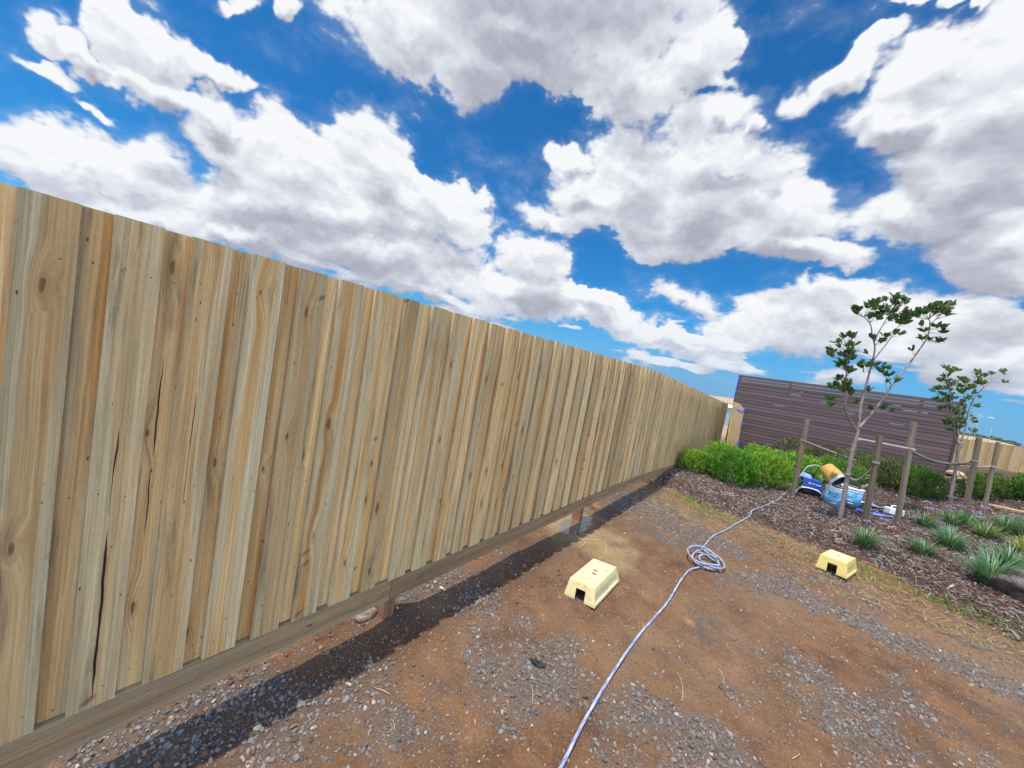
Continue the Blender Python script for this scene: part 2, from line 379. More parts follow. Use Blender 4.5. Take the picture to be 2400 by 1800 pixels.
soil = k.mix(1.0, soil, k.ramp(nfine, [(0.25, (0.62, 0.60, 0.58)), (0.72, (1.32, 1.30, 1.28))]), 'MULTIPLY')
dist = k.v('LENGTH', co)
fcol = k.mix(k.noise(co, 0.02, 4, 0.6), (0.26, 0.18, 0.105), (0.36, 0.26, 0.16))
soil = k.mix(k.rng(dist, 14, 24, 0, 1), soil, fcol)
wet = k.m('MULTIPLY', zs.outputs[2], k.rng(nmid, 0.45, 0.7))
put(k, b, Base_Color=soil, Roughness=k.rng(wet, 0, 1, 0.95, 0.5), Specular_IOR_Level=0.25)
hh = k.m('ADD', k.m('MULTIPLY', nfine, 0.8), k.m('ADD', k.m('MULTIPLY', nmicro, 0.25), k.m('MULTIPLY', keep, 0.5)))
bump(k, b, hh, 0.75, 0.012)
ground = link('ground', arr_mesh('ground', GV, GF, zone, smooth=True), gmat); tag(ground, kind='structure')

# distant rise with scrub on it
hz = []; hf = []; azs = np.arange(-40, 60, 0.5)
for i, a in enumerate(azs):
    e = 0.55*math.exp(-((a-14)/5.0)**2)+0.10+0.08*math.sin(a*0.9)+0.25*math.exp(-((a+30)/10)**2)
    for r, f in ((300, 0), (430, 0.75), (560, 1.0), (800, 0.6)):
        hz.append((math.sin(R(a))*r, math.cos(R(a))*r, -0.9+f*(math.tan(R(e))*560+2.4)))
    if i: q = i*4; hf += [(q-4+j, q+j, q+j+1, q-3+j) for j in range(3)]
hills = link('hills', arr_mesh('hills', hz, hf, smooth=True), plain('dry_grass_hill', (0.36, 0.25, 0.15), 0.95, 0.2, 0.05)); tag(hills, kind='structure')

# ---- loose stones
ICO_V = []; t_ = (1+5**.5)/2
for a_, b_ in ((1, t_), (-1, t_), (1, -t_), (-1, -t_)): ICO_V += [(0, a_, b_), (a_, b_, 0), (b_, 0, a_)]
ICO_V = np.array(ICO_V)/math.hypot(1, t_)
bmh = bmesh.new()
for v in ICO_V: bmh.verts.new(v)
bmesh.ops.convex_hull(bmh, input=bmh.verts); bmh.verts.index_update()
ICO_F = np.array([[v.index for v in f.verts] for f in bmh.faces if len(f.verts) == 3]); ICO_V = np.array([v.co for v in bmh.verts]); bmh.free()
OCT_V = np.array([(1, 0, 0), (0, 1, 0), (-1, 0, 0), (0, -1, 0), (0, 0, 1), (0, 0, -1)], float)
OCT_F = np.array([(0, 1, 4), (1, 2, 4), (2, 3, 4), (3, 0, 4), (1, 0, 5), (2, 1, 5), (3, 2, 5), (0, 3, 5)])
def rot_batch(n, flat=0.5):
    a = RNG.uniform(0, 2*np.pi, n); t = RNG.normal(0, flat, n); u = RNG.normal(0, flat, n)
    ca, sa, ct, st, cu, su = np.cos(a), np.sin(a), np.cos(t), np.sin(t), np.cos(u), np.sin(u)
    Z = np.zeros(n); O = np.ones(n)
    A = np.stack([ca, -sa, Z, sa, ca, Z, Z, Z, O], -1).reshape(n, 3, 3)
    B = np.stack([O, Z, Z, Z, ct, -st, Z, st, ct], -1).reshape(n, 3, 3)
    C = np.stack([cu, Z, su, Z, O, Z, -su, Z, cu], -1).reshape(n, 3, 3)
    return A @ B @ C
def scatter(base_v, base_f, P, S, flat=0.5, jitter=0.18):
    n = len(P); nv = len(base_v)
    V = np.repeat(base_v[None], n, 0)*(1+RNG.uniform(-jitter, jitter, (n, nv, 1)))*S[:, None, :]
    V = np.einsum('nij,nvj->nvi', rot_batch(n, flat), V)+P[:, None, :]
    F = base_f[None]+(np.arange(n)*nv)[:, None, None]
    return V.reshape(-1, 3), F.reshape(-1, base_f.shape[1])
CAMX = np.array([1.833, 0.0])
def in_view(x, y, margin=0.0):
    """roughly the wedge of ground that the photograph covers, with room to step aside"""
    dx, dy = x-CAMX[0], y-CAMX[1]; az = np.degrees(np.arctan2(dx, dy))
    return (az > -100) & (az < 50)
def sample(n, x0, x1, y0, y1, wfun):
    x = RNG.uniform(x0, x1, n); y = RNG.uniform(y0, y1, n); w = wfun(x, y)
    kq = (RNG.uniform(0, 1, n) < w) & in_view(x, y); return x[kq], y[kq]
def stone_cols(n, pale=0.04, warm=0.12):
    g = RNG.uniform(0.085, 0.21, n)**1.0
    c = np.stack([g*1.10, g*1.0, g*.90], -1); r = RNG.uniform(0, 1, n)
    w_ = r < warm; c[w_] = np.stack([g[w_]*1.25, g[w_]*.85, g[w_]*.62], -1)
    p_ = r > 1-pale; c[p_] = np.array([.42, .34, .25])*RNG.uniform(.6, 1.1, (p_.sum(), 1))
    return c
parts = []
def lay(x, y, size, sq, base_v, base_f, cols, sink=0.25, flat=0.5, jit=0.18):
    n = len(x); size = np.minimum(size, .0165); S = np.stack([size*RNG.uniform(.8, 1.3, n), size*RNG.uniform(.65, 1.0, n), size*sq*RNG.uniform(.7, 1.2, n)], -1)
    P = np.stack([x, y, gz(x, y)+S[:, 2]*(1-sink*2)*.7], -1)
    V, F = scatter(base_v, base_f, P, S, flat, jit); parts.append((V, F, np.repeat(cols, len(base_v), 0)))
# coarse bluestone in the patches
x, y = sample(200000, -.7, 4.6, .1, 7.4, lambda x, y: gravel_w(x, y)**1.3*np.where(y < 4, .60, .48)*(1-.9*mud_w(x, y)))
lay(x, y, RNG.gamma(2.6, .0021, len(x))+.0022, .6, ICO_V, ICO_F, stone_cols(len(x)), .2, .7, .30)
# scattered stones on the bare soil
x, y = sample(52000, -.7, 5, -1, 7.4, lambda x, y: (.18+.6*fbm(x*1.4, y*1.4, 3, 21)**2)*(1-.8*mud_w(x, y))*(bed_s(x, y) < .1))
lay(x, y, RNG.gamma(2.2, .0019, len(x))+.0016, .65, ICO_V, ICO_F, stone_cols(len(x), .05, .35), .25)
# fine grit
x, y = sample(160000, -.5, 4.2, -.4, 6.5, lambda x, y: (.35+.65*fbm(x*2.5, y*2.5, 3, 31))*(1-.9*mud_w(x, y))*(bed_s(x, y) < .05)*np.exp(-np.maximum(y, 0)/5))
lay(x, y, RNG.gamma(4, .0007, len(x))+.001, .7, OCT_V, OCT_F, stone_cols(len(x), .05, .5), .2, .6)
# clods of soil in the hollow beside the fence
x, y = sample(1500, -.5, .5, .2, 3.2, lambda x, y: .5*fbm(x*5, y*5, 2, 41))
cc = np.array([.17, .09, .05])*RNG.uniform(.6, 1.5, (len(x), 1)); lay(x, y, RNG.gamma(3, .004, len(x))+.004, .7, ICO_V, ICO_F, cc, .3)
off = 0; Vs = []; Fs = []; Cs = []
for V, F, C in parts: Vs.append(V); Fs.append(F+off); Cs.append(C); off += len(V)
stone_mat = tinted('bluestone', 0.85, nscale=120, bumpy=0.4)
gravel = link('gravel', arr_mesh('gravel', np.concatenate(Vs), np.concatenate(Fs), np.concatenate(Cs)), stone_mat)
tag(gravel, 'grey bluestone gravel and grit strewn over the red brown soil', 'gravel', kind='stuff')

# ---- bark mulch on the garden bed
BOXV = np.array([(-1, -.75, -1), (1, -.5, -1), (1, .6, -1), (-1, 1, -1), (-1, -.6, 1), (1, -.4, 1), (1, .4, 1), (-1, .8, 1)], float)
BOXF = np.array([(0, 3, 2, 1), (4, 5, 6, 7), (0, 1, 5, 4), (1, 2, 6, 5), (2, 3, 7, 6), (3, 0, 4, 7)])
parts = []
def bark_w(x, y):
    s = bed_s(x, y)+(fbm(x*6, y*6, 3, 4)-.5)*.3
    return sst(-.06, .12, s)*sst(-.7, -.1, x)+.05*sst(-.6, 0, s)*sst(.3, 1, x)
x, y = sample(90000, -.6, 6.2, 5.8, 13.2, lambda x, y: bark_w(x, y)*(1-.55*sst(7.5, 12, y)))
n = len(x); L = RNG.gamma(4.5, .0040, n)+.004
S = np.stack([L, L*RNG.uniform(.16, .38, n), np.full(n, .0026)+L*.04], -1)
P = np.stack([x, y, gz(x, y)+RNG.uniform(.0, .016, n)], -1)
V, F = scatter(BOXV, BOXF, P, S, .33, .2)
t = RNG.uniform(0, 1, (n, 1)); c = (1-t**2)*np.array([.105, .066, .050])+t**2*np.array([.38, .31, .265])
rd = RNG.uniform(0, 1, n) < .12; c[rd] = np.array([.19, .085, .055])*RNG.uniform(.6, 1.2, (rd.sum(), 1)); c *= RNG.uniform(.55, 1.2, (n, 1))
mulch = link('bark_mulch', arr_mesh('bark_mulch', V, F, np.repeat(c, 8, 0)), tinted('bark_chips', 0.9, nscale=60))
tag(mulch, 'dark brown bark chips covering the raised garden bed', 'mulch', kind='stuff')

# ---- blades: straw, weeds, tufts
def blades(P0, L, W, az, lean, curl, cols, seg=3, tipz=None):
    """array of tapering curved blades; lean = initial angle from vertical, curl = added angle at the tip"""
    n = len(P0); V = np.zeros((n, (seg+1)*2, 3)); pos = P0.copy(); u = np.stack([np.cos(az), np.sin(az)], -1)
    side = np.stack([-u[:, 1], u[:, 0], np.zeros(n)], -1)
    for i in range(seg+1):
        w = W*(1-(i/seg)**1.6*.85)
        V[:, 2*i] = pos-side*w[:, None]/2; V[:, 2*i+1] = pos+side*w[:, None]/2
        a = lean+curl*((i+.5)/seg)
        step = L/seg
        pos = pos+np.stack([u[:, 0]*np.sin(a)*step, u[:, 1]*np.sin(a)*step, np.cos(a)*step], -1)
    f = np.array([(2*i, 2*i+1, 2*i+3, 2*i+2) for i in range(seg)])
    F = (f[None]+(np.arange(n)*(seg+1)*2)[:, None, None]).reshape(-1, 4)
    return V.reshape(-1, 3), F, np.repeat(cols, (seg+1)*2, 0)
straw_spots = [(.82, 6.1, .45, .5, 1), (1.33, 6.6, .4, .25, 1), (2.0, 6.36, .5, .3, .9), (2.57, 6.1, .4, .3, .9), (2.95, 6.0, .4, .3, .7), (.3, 6.6, .3, .4, .6), (3.5, 5.6, .5, .3, .5), (2.4, 5.5, .6, .35, .4)]
def spot_w(sp):
    return lambda x, y: np.clip(sum(wt*np.exp(-(((x-cx)/rx)**2+((y-cy)/ry)**2)) for cx, cy, rx, ry, wt in sp), 0, 1)
x, y = sample(42000, 0, 4.4, 4.6, 7.4, lambda x, y: spot_w(straw_spots)(x, y)*.55); n = len(x)
cc = np.array([.44, .34, .16])*RNG.uniform(.35, 1.1, (n, 1))
P0 = np.stack([x, y, gz(x, y)+.004+RNG.uniform(0, .02, n)], -1)
V, F, C = blades(P0, RNG.uniform(.03, .13, n), RNG.uniform(.002, .0042, n), RNG.uniform(0, 6.28, n), RNG.uniform(1.1, 1.6, n), RNG.uniform(-.3, .45, n), cc)
tag(link('dry_grass', arr_mesh('dry_grass', V, F, C), tinted('straw', 0.9)), 'straw coloured dead grass matted along the edge of the garden bed', 'grass', kind='stuff')
weed_spots = [(1.0, 6.75, .28, .2, 1), (2.92, 6.55, .22, .15, .9), (3.0, 6.2, .15, .1, .6), (3.55, 6.42, .2, .12, 1), (3.75, 6.32, .16, .1, 1), (3.95, 6.2, .15, .1, 1), (2.45, 6.25, .12, .1, .7), (.7, 6.9, .2, .15, .5), (3.25, 7.0, .12, .1, .5), (4.2, 6.0, .15, .12, .9)]
x, y = sample(60000, .3, 4.6, 5.6, 7.4, lambda x, y: spot_w(weed_spots)(x, y)*.75); n = len(x)
cc = np.stack([RNG.uniform(.12, .30, n), RNG.uniform(.20, .34, n), RNG.uniform(.02, .06, n)], -1)*RNG.uniform(.6, 1.05, (n, 1))
P0 = np.stack([x, y, gz(x, y)-.003], -1)
V, F, C = blades(P0, RNG.uniform(.018, .06, n), RNG.uniform(.004, .008, n), RNG.uniform(0, 6.28, n), RNG.uniform(.1, 1.0, n), RNG.uniform(0, 1.0, n), cc, 2)
tag(link('green_weeds', arr_mesh('green_weeds', V, F, C), tinted('weed', 0.7, 0.25)), 'low yellow green weeds creeping along the edge of the bed', 'weeds', kind='stuff')
# loose stems lying about
stem_mat = plain('dry_stem', (0.48, 0.38, 0.22), 0.9)
for (x0, y0, a, L) in ((.43, 1.15, .4, .10), (1.62, 2.55, 1.9, .22), (1.95, 2.0, 2.6, .16), (1.0, 1.75, 2.3, .10), (2.95, 5.55, .3, .3), (3.6, 6.75, .5, .22), (.62, 1.1, 2.8, .07), (1.8, 2.9, 2.0, .12), (2.2, 2.6, 1.2, .1), (1.25, 2.9, 2.1, .08), (2.9, 5.4, -.2, .2)):
    P = []
    for i in range(6):
        t = i/5-.5; xx = x0+math.cos(a)*L*t-math.sin(a)*L*.25*t*t; yy = y0+math.sin(a)*L*t+math.cos(a)*L*.25*t*t; P.append((xx, yy, float(gz(xx, yy))+.006+.008*(1-4*t*t)))
    STEMS = globals().setdefault('STEMS', MB()); STEMS.tube(smooth_path(P, 2), .0016, 5)
tag(STEMS.build('dry_stems', stem_mat), 'thin pale dead stems scattered loose on the soil', 'plant stems', kind='stuff')

# ------------------------------------------------------------------ treated pine fences
def wood_mat(name, pale=(0.74, 0.565, 0.335), heart=(0.68, 0.45, 0.21), green=(0.58, 0.50, 0.325), orange=(0.56, 0.265, 0.075), stain=(0.215, 0.19, 0.13), stain_amt=1.0, knots=1.0, gain=1.0):
    m, k, b = new_mat(name)
    a = k.n.new('ShaderNodeAttribute'); a.attribute_name = 'pc'
    t = k.n.new('ShaderNodeAttribute'); t.attribute_name = 'tint'
    s = k.add('ShaderNodeSeparateXYZ', {0: a.outputs['Vector']}); x, z, sd = s.outputs
    ts = k.add('ShaderNodeSeparateColor', {0: t.outputs[0]}); t_or, t_gr, t_cr = ts.outputs[0], ts.outputs[1], ts.outputs[2]
    def vec(sx, sz, ss, o=0.0):
        c = k.n.new('ShaderNodeCombineXYZ'); k.l.new(k.m('MULTIPLY', xw, sx), c.inputs[0]); k.l.new(k.m('MULTIPLY', z, sz), c.inputs[1]); k.l.new(k.m('MULTIPLY_ADD', sd, ss, o), c.inputs[2]); return c.outputs[0]
    # knots bend the grain around them
    kc = k.n.new('ShaderNodeCombineXYZ'); k.l.new(k.m('MULTIPLY', x, 9.0), kc.inputs[0]); k.l.new(k.m('MULTIPLY_ADD', z, 2.6, k.m('MULTIPLY', sd, 17.3)), kc.inputs[1])
    kv = k.add('ShaderNodeTexVoronoi', {'Vector': kc.outputs[0], 'Scale': 1.0, 'Randomness': 1.0}, voronoi_dimensions='2D')
    kd = k.m('ADD', kv.outputs['Distance'], k.m('MULTIPLY', k.m('SUBTRACT', k.noise(k.v('MULTIPLY', a.outputs['Vector'], (40, 14, 3)), 1.0, 3, 0.6), 0.5), 0.16)); kcol = k.add('ShaderNodeSeparateColor', {0: kv.outputs['Color']})
    kon = k.m('MULTIPLY', k.rng(kcol.outputs[0], 0.76, 0.78), knots)
    bend = k.m('MULTIPLY', k.rng(kd, 0.0, 0.42, 1, 0, True), kon)
    wav = k.noise(k.v('SCALE', a.outputs['Vector'], sc=1.0), 2.1, 2, 0.5)
    xw = k.m('ADD', x, k.m('MULTIPLY', k.m('SUBTRACT', wav, 0.5), 0.014))
    xw = k.m('ADD', xw, k.m('MULTIPLY', bend, 0.022))
    # heartwood band down the board
    cen = k.m('MULTIPLY', k.m('SUBTRACT', k.noise(vec(0, 0.35, 3.1), 1.0, 2, 0.5), 0.5), 0.16)
    wid = k.m('MULTIPLY_ADD', k.noise(vec(0, 0.5, 5.7, 4.0), 1.0, 2, 0.5), 0.09, -0.014)
    band = k.rng(k.m('SUBTRACT', wid, k.m('ABSOLUTE', k.m('SUBTRACT', xw, cen))), -0.006, 0.010, 0, 1, True)
    tone = k.noise(vec(11, 0.5, 7.3), 1.0, 3, 0.6)
    base = k.mix(k.m('ADD', k.rng(tone, 0.35, 0.65), k.m('MULTIPLY', k.m('SUBTRACT', t_gr, 0.5), 1.3), clamp=True), pale, green)
    col = k.mix(k.m('MULTIPLY', band, k.m('MULTIPLY_ADD', t_or, 0.8, 0.25, clamp=True)), base, heart)
    ora = k.rng(k.noise(vec(26, 0.45, 2.9, 11.0), 1.0, 3, 0.55), 0.52, 0.66, 0, 1, True)
    col = k.mix(k.m('MULTIPLY', ora, k.m('MULTIPLY', t_or, 0.85), clamp=True), col, orange)
    # blue grey weather stain, patchy
    st = k.rng(k.noise(vec(17, 1.3, 9.1, 23.0), 1.0, 5, 0.66), 0.54, 0.72, 0, 0.75, True)
    col = k.mix(k.m('MULTIPLY', st, stain_amt), col, stain)
    mot = k.noise(vec(90, 55, 1.0), 1.0, 3, 0.7)
    st2 = k.m('MULTIPLY', k.rng(k.noise(vec(7, 0.9, 3.0, 61.0), 1.0, 3, 0.5), 0.60, 0.74, 0, 1, True), k.rng(mot, 0.35, 0.65))
    col = k.mix(k.m('MULTIPLY', st2, 0.55*stain_amt), col, tuple(c*0.9 for c in stain))
    # long grain
    g1 = k.noise(vec(210, 2.2, 13.0), 1.0, 4, 0.65); g2 = k.noise(vec(60, 0.9, 17.0), 1.0, 3, 0.6)
    col = k.mix(1.0, col, k.ramp(g1, [(0.25, (0.68, 0.66, 0.62)), (0.7, (1.20, 1.20, 1.18))]), 'MULTIPLY')
    col = k.mix(1.0, col, k.ramp(g2, [(0.30, (0.78, 0.74, 0.68)), (0.68, (1.12, 1.12, 1.12))]), 'MULTIPLY')
    col = k.mix(1.0, col, k.ramp(mot, [(0.3, (0.93, 0.93, 0.92)), (0.7, (1.06, 1.06, 1.06))]), 'MULTIPLY')
    wn = k.n.new('ShaderNodeTexWhiteNoise'); wn.noise_dimensions = '1D'; k.l.new(sd, wn.inputs['W'])
    col = k.mix(1.0, col, k.ramp(wn.outputs['Value'], [(0.0, (0.74, 0.71, 0.67)), (0.5, (0.97, 0.96, 0.95)), (1.0, (1.12, 1.12, 1.10))]), 'MULTIPLY')
    # dark weather runs down some boards
    run = k.m('MULTIPLY', k.rng(k.noise(vec(30, 0.35, 4.4, 91.0), 1.0, 4, 0.6), 0.60, 0.72, 0, 1, True), k.rng(k.noise(vec(2, 1.1, 6.1, 31.0), 1.0, 3, 0.6), 0.40, 0.60))
    col = k.mix(k.m('MULTIPLY', run, 0.55*stain_amt), col, (0.15, 0.085, 0.045))
    # knots
    ring = k.m('SINE', k.m('MULTIPLY', kd, 75.0))
    kd = k.m('DIVIDE', kd, k.m('MULTIPLY_ADD', kcol.outputs[1], 0.9, 0.30))
    halo = k.m('MULTIPLY', k.rng(kd, 0.10, 0.28, 1, 0, True), kon)
    col = k.mix(k.m('MULTIPLY', halo, k.m('MULTIPLY_ADD', ring, 0.16, 0.34)), col, (0.36, 0.19, 0.08))
    core = k.m('MULTIPLY', k.rng(kd, 0.045, 0.10, 1, 0, True), kon)
    col = k.mix(k.m('MULTIPLY', core, 0.75), col, (0.11, 0.055, 0.028))
    # slanting spike knots
    sc2 = k.n.new('ShaderNodeCombineXYZ'); k.l.new(k.m('MULTIPLY_ADD', x, 6.5, k.m('MULTIPLY', sd, 71.93)), sc2.inputs[0]); k.l.new(k.m('MULTIPLY_ADD', k.m('MULTIPLY_ADD', x, -0.55, z), 10.0, k.m('MULTIPLY', sd, 137.31)), sc2.inputs[1])
    sv = k.add('ShaderNodeTexVoronoi', {'Vector': sc2.outputs[0], 'Scale': 1.0}, voronoi_dimensions='2D'); ssel = k.add('ShaderNodeSeparateColor', {0: sv.outputs['Color']})
    sdist = k.m('ADD', sv.outputs['Distance'], k.m('MULTIPLY', k.m('SUBTRACT', g1, 0.5), 0.12))
    spk = k.m('MULTIPLY', k.rng(sdist, 0.05, 0.19, 1, 0, True), k.rng(ssel.outputs[0], 0.955, 0.96)); spk = k.m('MULTIPLY', spk, knots)
    col = k.mix(k.m('MULTIPLY', spk, 0.75), col, (0.17, 0.085, 0.04))
    # one board carries a patch of black mould
    mould = k.m('MULTIPLY', k.m('COMPARE', sd, 2.94, 0.1), k.m('MULTIPLY', k.rng(z, 0.55, 0.75), k.rng(z, 1.25, 1.05)))
    mould = k.m('MULTIPLY', mould, k.m('MULTIPLY', k.rng(x, -0.005, -0.035), k.rng(k.noise(vec(24, 6, 1.0), 1.0, 5, 0.7), 0.38, 0.62)))
    col = k.mix(k.m('MULTIPLY', mould, 0.75), col, (0.07, 0.065, 0.055))
    # insect pin holes
    pv = k.add('ShaderNodeTexVoronoi', {'Vector': vec(46, 15, 3.0, 77.0), 'Scale': 1.0})
    psel = k.add('ShaderNodeSeparateColor', {0: pv.outputs['Color']})
    pin = k.m('MULTIPLY', k.rng(pv.outputs['Distance'], 0.09, 0.13, 1, 0), k.rng(psel.outputs[1], 0.91, 0.92))
    col = k.mix(k.m('MULTIPLY', pin, 0.85), col, (0.05, 0.032, 0.02))
    # drying splits
    cw = k.m('MULTIPLY', k.rng(k.noise(vec(0, 1.7, 21.0, 5.0), 1.0, 2, 0.5), 0.47, 0.60, 0, 1), k.m('MULTIPLY', t_cr, 0.0036))
    cx = k.m('MULTIPLY', k.m('SUBTRACT', k.noise(vec(0, 1.6, 5.0, 15.0), 1.0, 4, 0.6), 0.5), 0.035)
    cd = k.m('ABSOLUTE', k.m('SUBTRACT', x, cx))
    crack = k.m('MULTIPLY', k.m('LESS_THAN', cd, cw), k.m('GREATER_THAN', cw, 0.0004))
    rim = k.m('MULTIPLY', k.rng(k.m('SUBTRACT', cd, k.m('MULTIPLY', cw, 3.0)), -0.004, 0.001, 1, 0), k.m('GREATER_THAN', cw, 0.0003))
    col = k.mix(k.m('MULTIPLY', rim, 0.35), col, (0.20, 0.09, 0.04))
    col = k.mix(crack, col, (0.028, 0.012, 0.007))
    col = k.mix(1.0, col, (1.04, 1.0, 0.90), 'MULTIPLY')
    if gain != 1.0: col = k.mix(1.0, col, (gain, gain, gain), 'MULTIPLY')
    put(k, b, Base_Color=col, Roughness=0.82, Specular_IOR_Level=0.25)
    h = k.m('ADD', k.m('MULTIPLY', g1, 0.5), k.m('ADD', k.m('MULTIPLY', g2, 0.5), k.m('MULTIPLY', k.m('ADD', core, crack), -1.2)))
    bump(k, b, h, 0.45, 0.003)
    return m
paling_mat = wood_mat('treated_pine')
plinth_mat = wood_mat('weathered_sleeper', pale=(0.46, 0.335, 0.21), heart=(0.42, 0.26, 0.14), green=(0.36, 0.28, 0.18), orange=(0.30, 0.16, 0.07), stain_amt=1.0, gain=0.85)
post_mat = wood_mat('red_post_timber', pale=(0.26, 0.15, 0.10), heart=(0.28, 0.13, 0.07), green=(0.20, 0.14, 0.11), orange=(0.30, 0.11, 0.05))

class Boards:
    """boards that carry the along-the-grain coordinates their timber needs"""
    def __init__(s): s.V = []; s.F = []; s.C = []; s.P = []
    def add(s, c8, wdir, ldir, tone, seed, cut=1):
        """c8: bottom 4, top 4 corners; wdir / ldir: axes across and along the grain"""
        n = len(s.V); c = sum((Vector(v) for v in c8), Vector())/8; w = Vector(wdir); l = Vector(ldir)
        for v in c8:
            v = Vector(v); s.V.append(tuple(v)); s.C.append(tone); s.P.append(((v-c).dot(w), v.dot(l), seed))
        s.F += [tuple(n+i for i in f) for f in ((0, 3, 2, 1), (4, 5, 6, 7), (0, 1, 5, 4), (1, 2, 6, 5), (2, 3, 7, 6), (3, 0, 4, 7))]
    def build(s, name, mat, parent=None): return link(name, arr_mesh(name, s.V, s.F, s.C, vec=s.P), mat, parent)
def c8box(x0, x1, y0, y1, z0, z1): return [(x0, y0, z0), (x1, y0, z0), (x1, y1, z0), (x0, y1, z0), (x0, y0, z1), (x1, y0, z1), (x1, y1, z1), (x0, y1, z1)]
rnd = random.Random(5)
def dropz(y): return -0.0487*max(0.0, y-6.05) if y < 15.3 else -0.0487*9.25
starts = [-.483, -.296, -.109, .078, .271, .458, .639, .820, 1.010, 1.198, 1.394, 1.571, 1.757, 1.94, 2.128, 2.318, 2.515, 2.683, 2.859, 3.053, 3.249, 3.435, 3.617, 3.80]
while starts[-1] < 14.9: starts.append(starts[-1]+.187+rnd.uniform(-.006, .006))
widths = {2: .118, 3: .119, 4: .121, 5: .120, 6: .118, 7: .120, 8: .122, 9: .094}
tones = {2: (.55, .95, 0), 3: (.25, .45, 1.0), 4: (.75, .55, .35), 5: (.75, .65, .1), 6: (.5, .75, 0), 7: (.9, .55, .0), 8: (.85, .5, .0), 9: (.7, .7, .0), 10: (.8, .5, 0), 11: (.3, .85, .5), 12: (.85, .1, .45), 13: (.7, .8, .3), 14: (.7, .3, .3)}
btones = {1: (1.0, .0, 0), 2: (.7, .75, 0), 3: (.6, .5, .6), 4: (.8, .3, .2), 5: (1, .1, 0), 6: (.7, .6, 0)}
fence = empty('paling_fence', (0, 0, -0.3))
tag(fence, 'long wooden fence of overlapping upright palings with a gap of light under its bottom board', 'fence')
fb = Boards(); nails = MB()
NE = 16; starts = [-.483-.187*q for q in range(NE, 0, -1)]+starts
for i_, y0 in enumerate(starts):
    i = i_-NE
    w = widths.get(i, .119+rnd.uniform(-.003, .004)); y1 = y0+w; nxt = starts[i_+1] if i_+1 < len(starts) else y0+.187
    tn = tones.get(i, (rnd.uniform(0.1, 1), rnd.uniform(0, 1), max(0, rnd.uniform(-.9, .8))))
    t = rnd.uniform(-.0018, .0018); bo = rnd.uniform(0, .003); d0, d1 = dropz(y0), dropz(y1)
    jx = rnd.uniform(0, .002); tl = rnd.uniform(-.0015, .0015)
    lo, hi = .3+bo, 2.1+t
    fb.add([(jx, y0+tl, lo+d0), (.022+jx, y0+tl, lo+d0), (.022+jx, y1+tl, lo+d1), (jx, y1+tl, lo+d1), (jx, y0, hi+d0), (.022+jx, y0, hi+d0), (.022+jx, y1, hi+d1), (jx, y1, hi+d1)], (0, 1, 0), (0, 0, 1), tn, i*1.37+.2)
    b0, b1 = y1-.02, nxt+.02; tb = rnd.uniform(-.0025, .001); bb = rnd.uniform(.001, .004)
    tn2 = btones.get(i, (rnd.uniform(0.2, 1), rnd.uniform(0, .9), max(0, rnd.uniform(-1.2, .6))))
    # the visible strip is the middle of the board behind
    fb.add([(-.021, b0, .3+bb+d0), (-.0055, b0, .3+bb+d0), (-.0055, b1, .3+bb+d1), (-.021, b1, .3+bb+d1), (-.021, b0, 2.1+tb+d0), (-.0055, b0, 2.1+tb+d0), (-.0055, b1, 2.1+tb+d1), (-.021, b1, 2.1+tb+d1)], (0, 1, 0), (0, 0, 1), tn2, i*1.37+.9)
    if y0 < 7.5:
        for zz in (1.93, 1.93, .38, 1.13):
            for yy, xx in ((y0+.028, .0225+jx), (y1-.028, .0225+jx), ((y1+nxt)/2, -.0052)):
                if rnd.random() < .62:
                    yy2 = yy+rnd.uniform(-.006, .006); z2 = zz+rnd.uniform(-.012, .012)+d0; r = .0026
                    nails._add([(xx, yy2+r*math.cos(a*1.047), z2+r*math.sin(a*1.047)) for a in range(6)], [(0, 1, 2, 3, 4, 5)])
fb.build('palings', paling_mat, fence)
nl = nails.build('nail_heads', plain('dark_nail', (0.035, 0.028, 0.022), 0.6), fence); nl['kind'] = 'stuff'
# bottom boards
pj = [-3.46, -1.38, 1.43, 4.31, 7.15, 9.95, 12.45, 15.2]
for i in range(7):
    y0, y1 = pj[i]+.002, pj[i+1]-.002; B = Boards(); cuts = [y0] + [q for q in (6.05,) if y0 < q < y1] + [y1]
    ys = sorted(set([round(y0+(y1-y0)*q/14, 4) for q in range(15)]+cuts))
    px = (-.020, .011)
    for a_, b_ in zip(ys[:-1], ys[1:]):
        da, db = dropz(a_)+(fbm(a_*1.1, i*3.3, 2, 8)-.5)*.010, dropz(b_)+(fbm(b_*1.1, i*3.3, 2, 8)-.5)*.010
        dza, dzb = dropz(a_), dropz(b_)
        B.add([(px[0], a_, .147+da), (px[1], a_, .147+da), (px[1], b_, .147+db), (px[0], b_, .147+db), (px[0], a_, .2975+dza), (px[1], a_, .2975+dza), (px[1], b_, .2975+dzb), (px[0], b_, .2975+dzb)], (0, 0, 1), (0, 1, 0), (.5, .55, .55 if i == 3 else .3), 50+i*2.2)
    # one continuous grain: measure across from the board's own centre line
    B.P = [(v[2]-.222-dropz(v[1]), v[1], 50+i*2.2) for v in B.V]
    B.build('plinth_board', plinth_mat, fence)
for y in (-3.4, -1.4, 1.47, 4.30, 7.15, 9.95, 12.4, 15.1):
    B = Boards(); B.add(c8box(-.130, -.023, y-.042, y+.042, -.55, 1.85+dropz(y)), (0, 1, 0), (0, 0, 1), (.8, .3, .3), y*3); B.build('post', post_mat, fence)
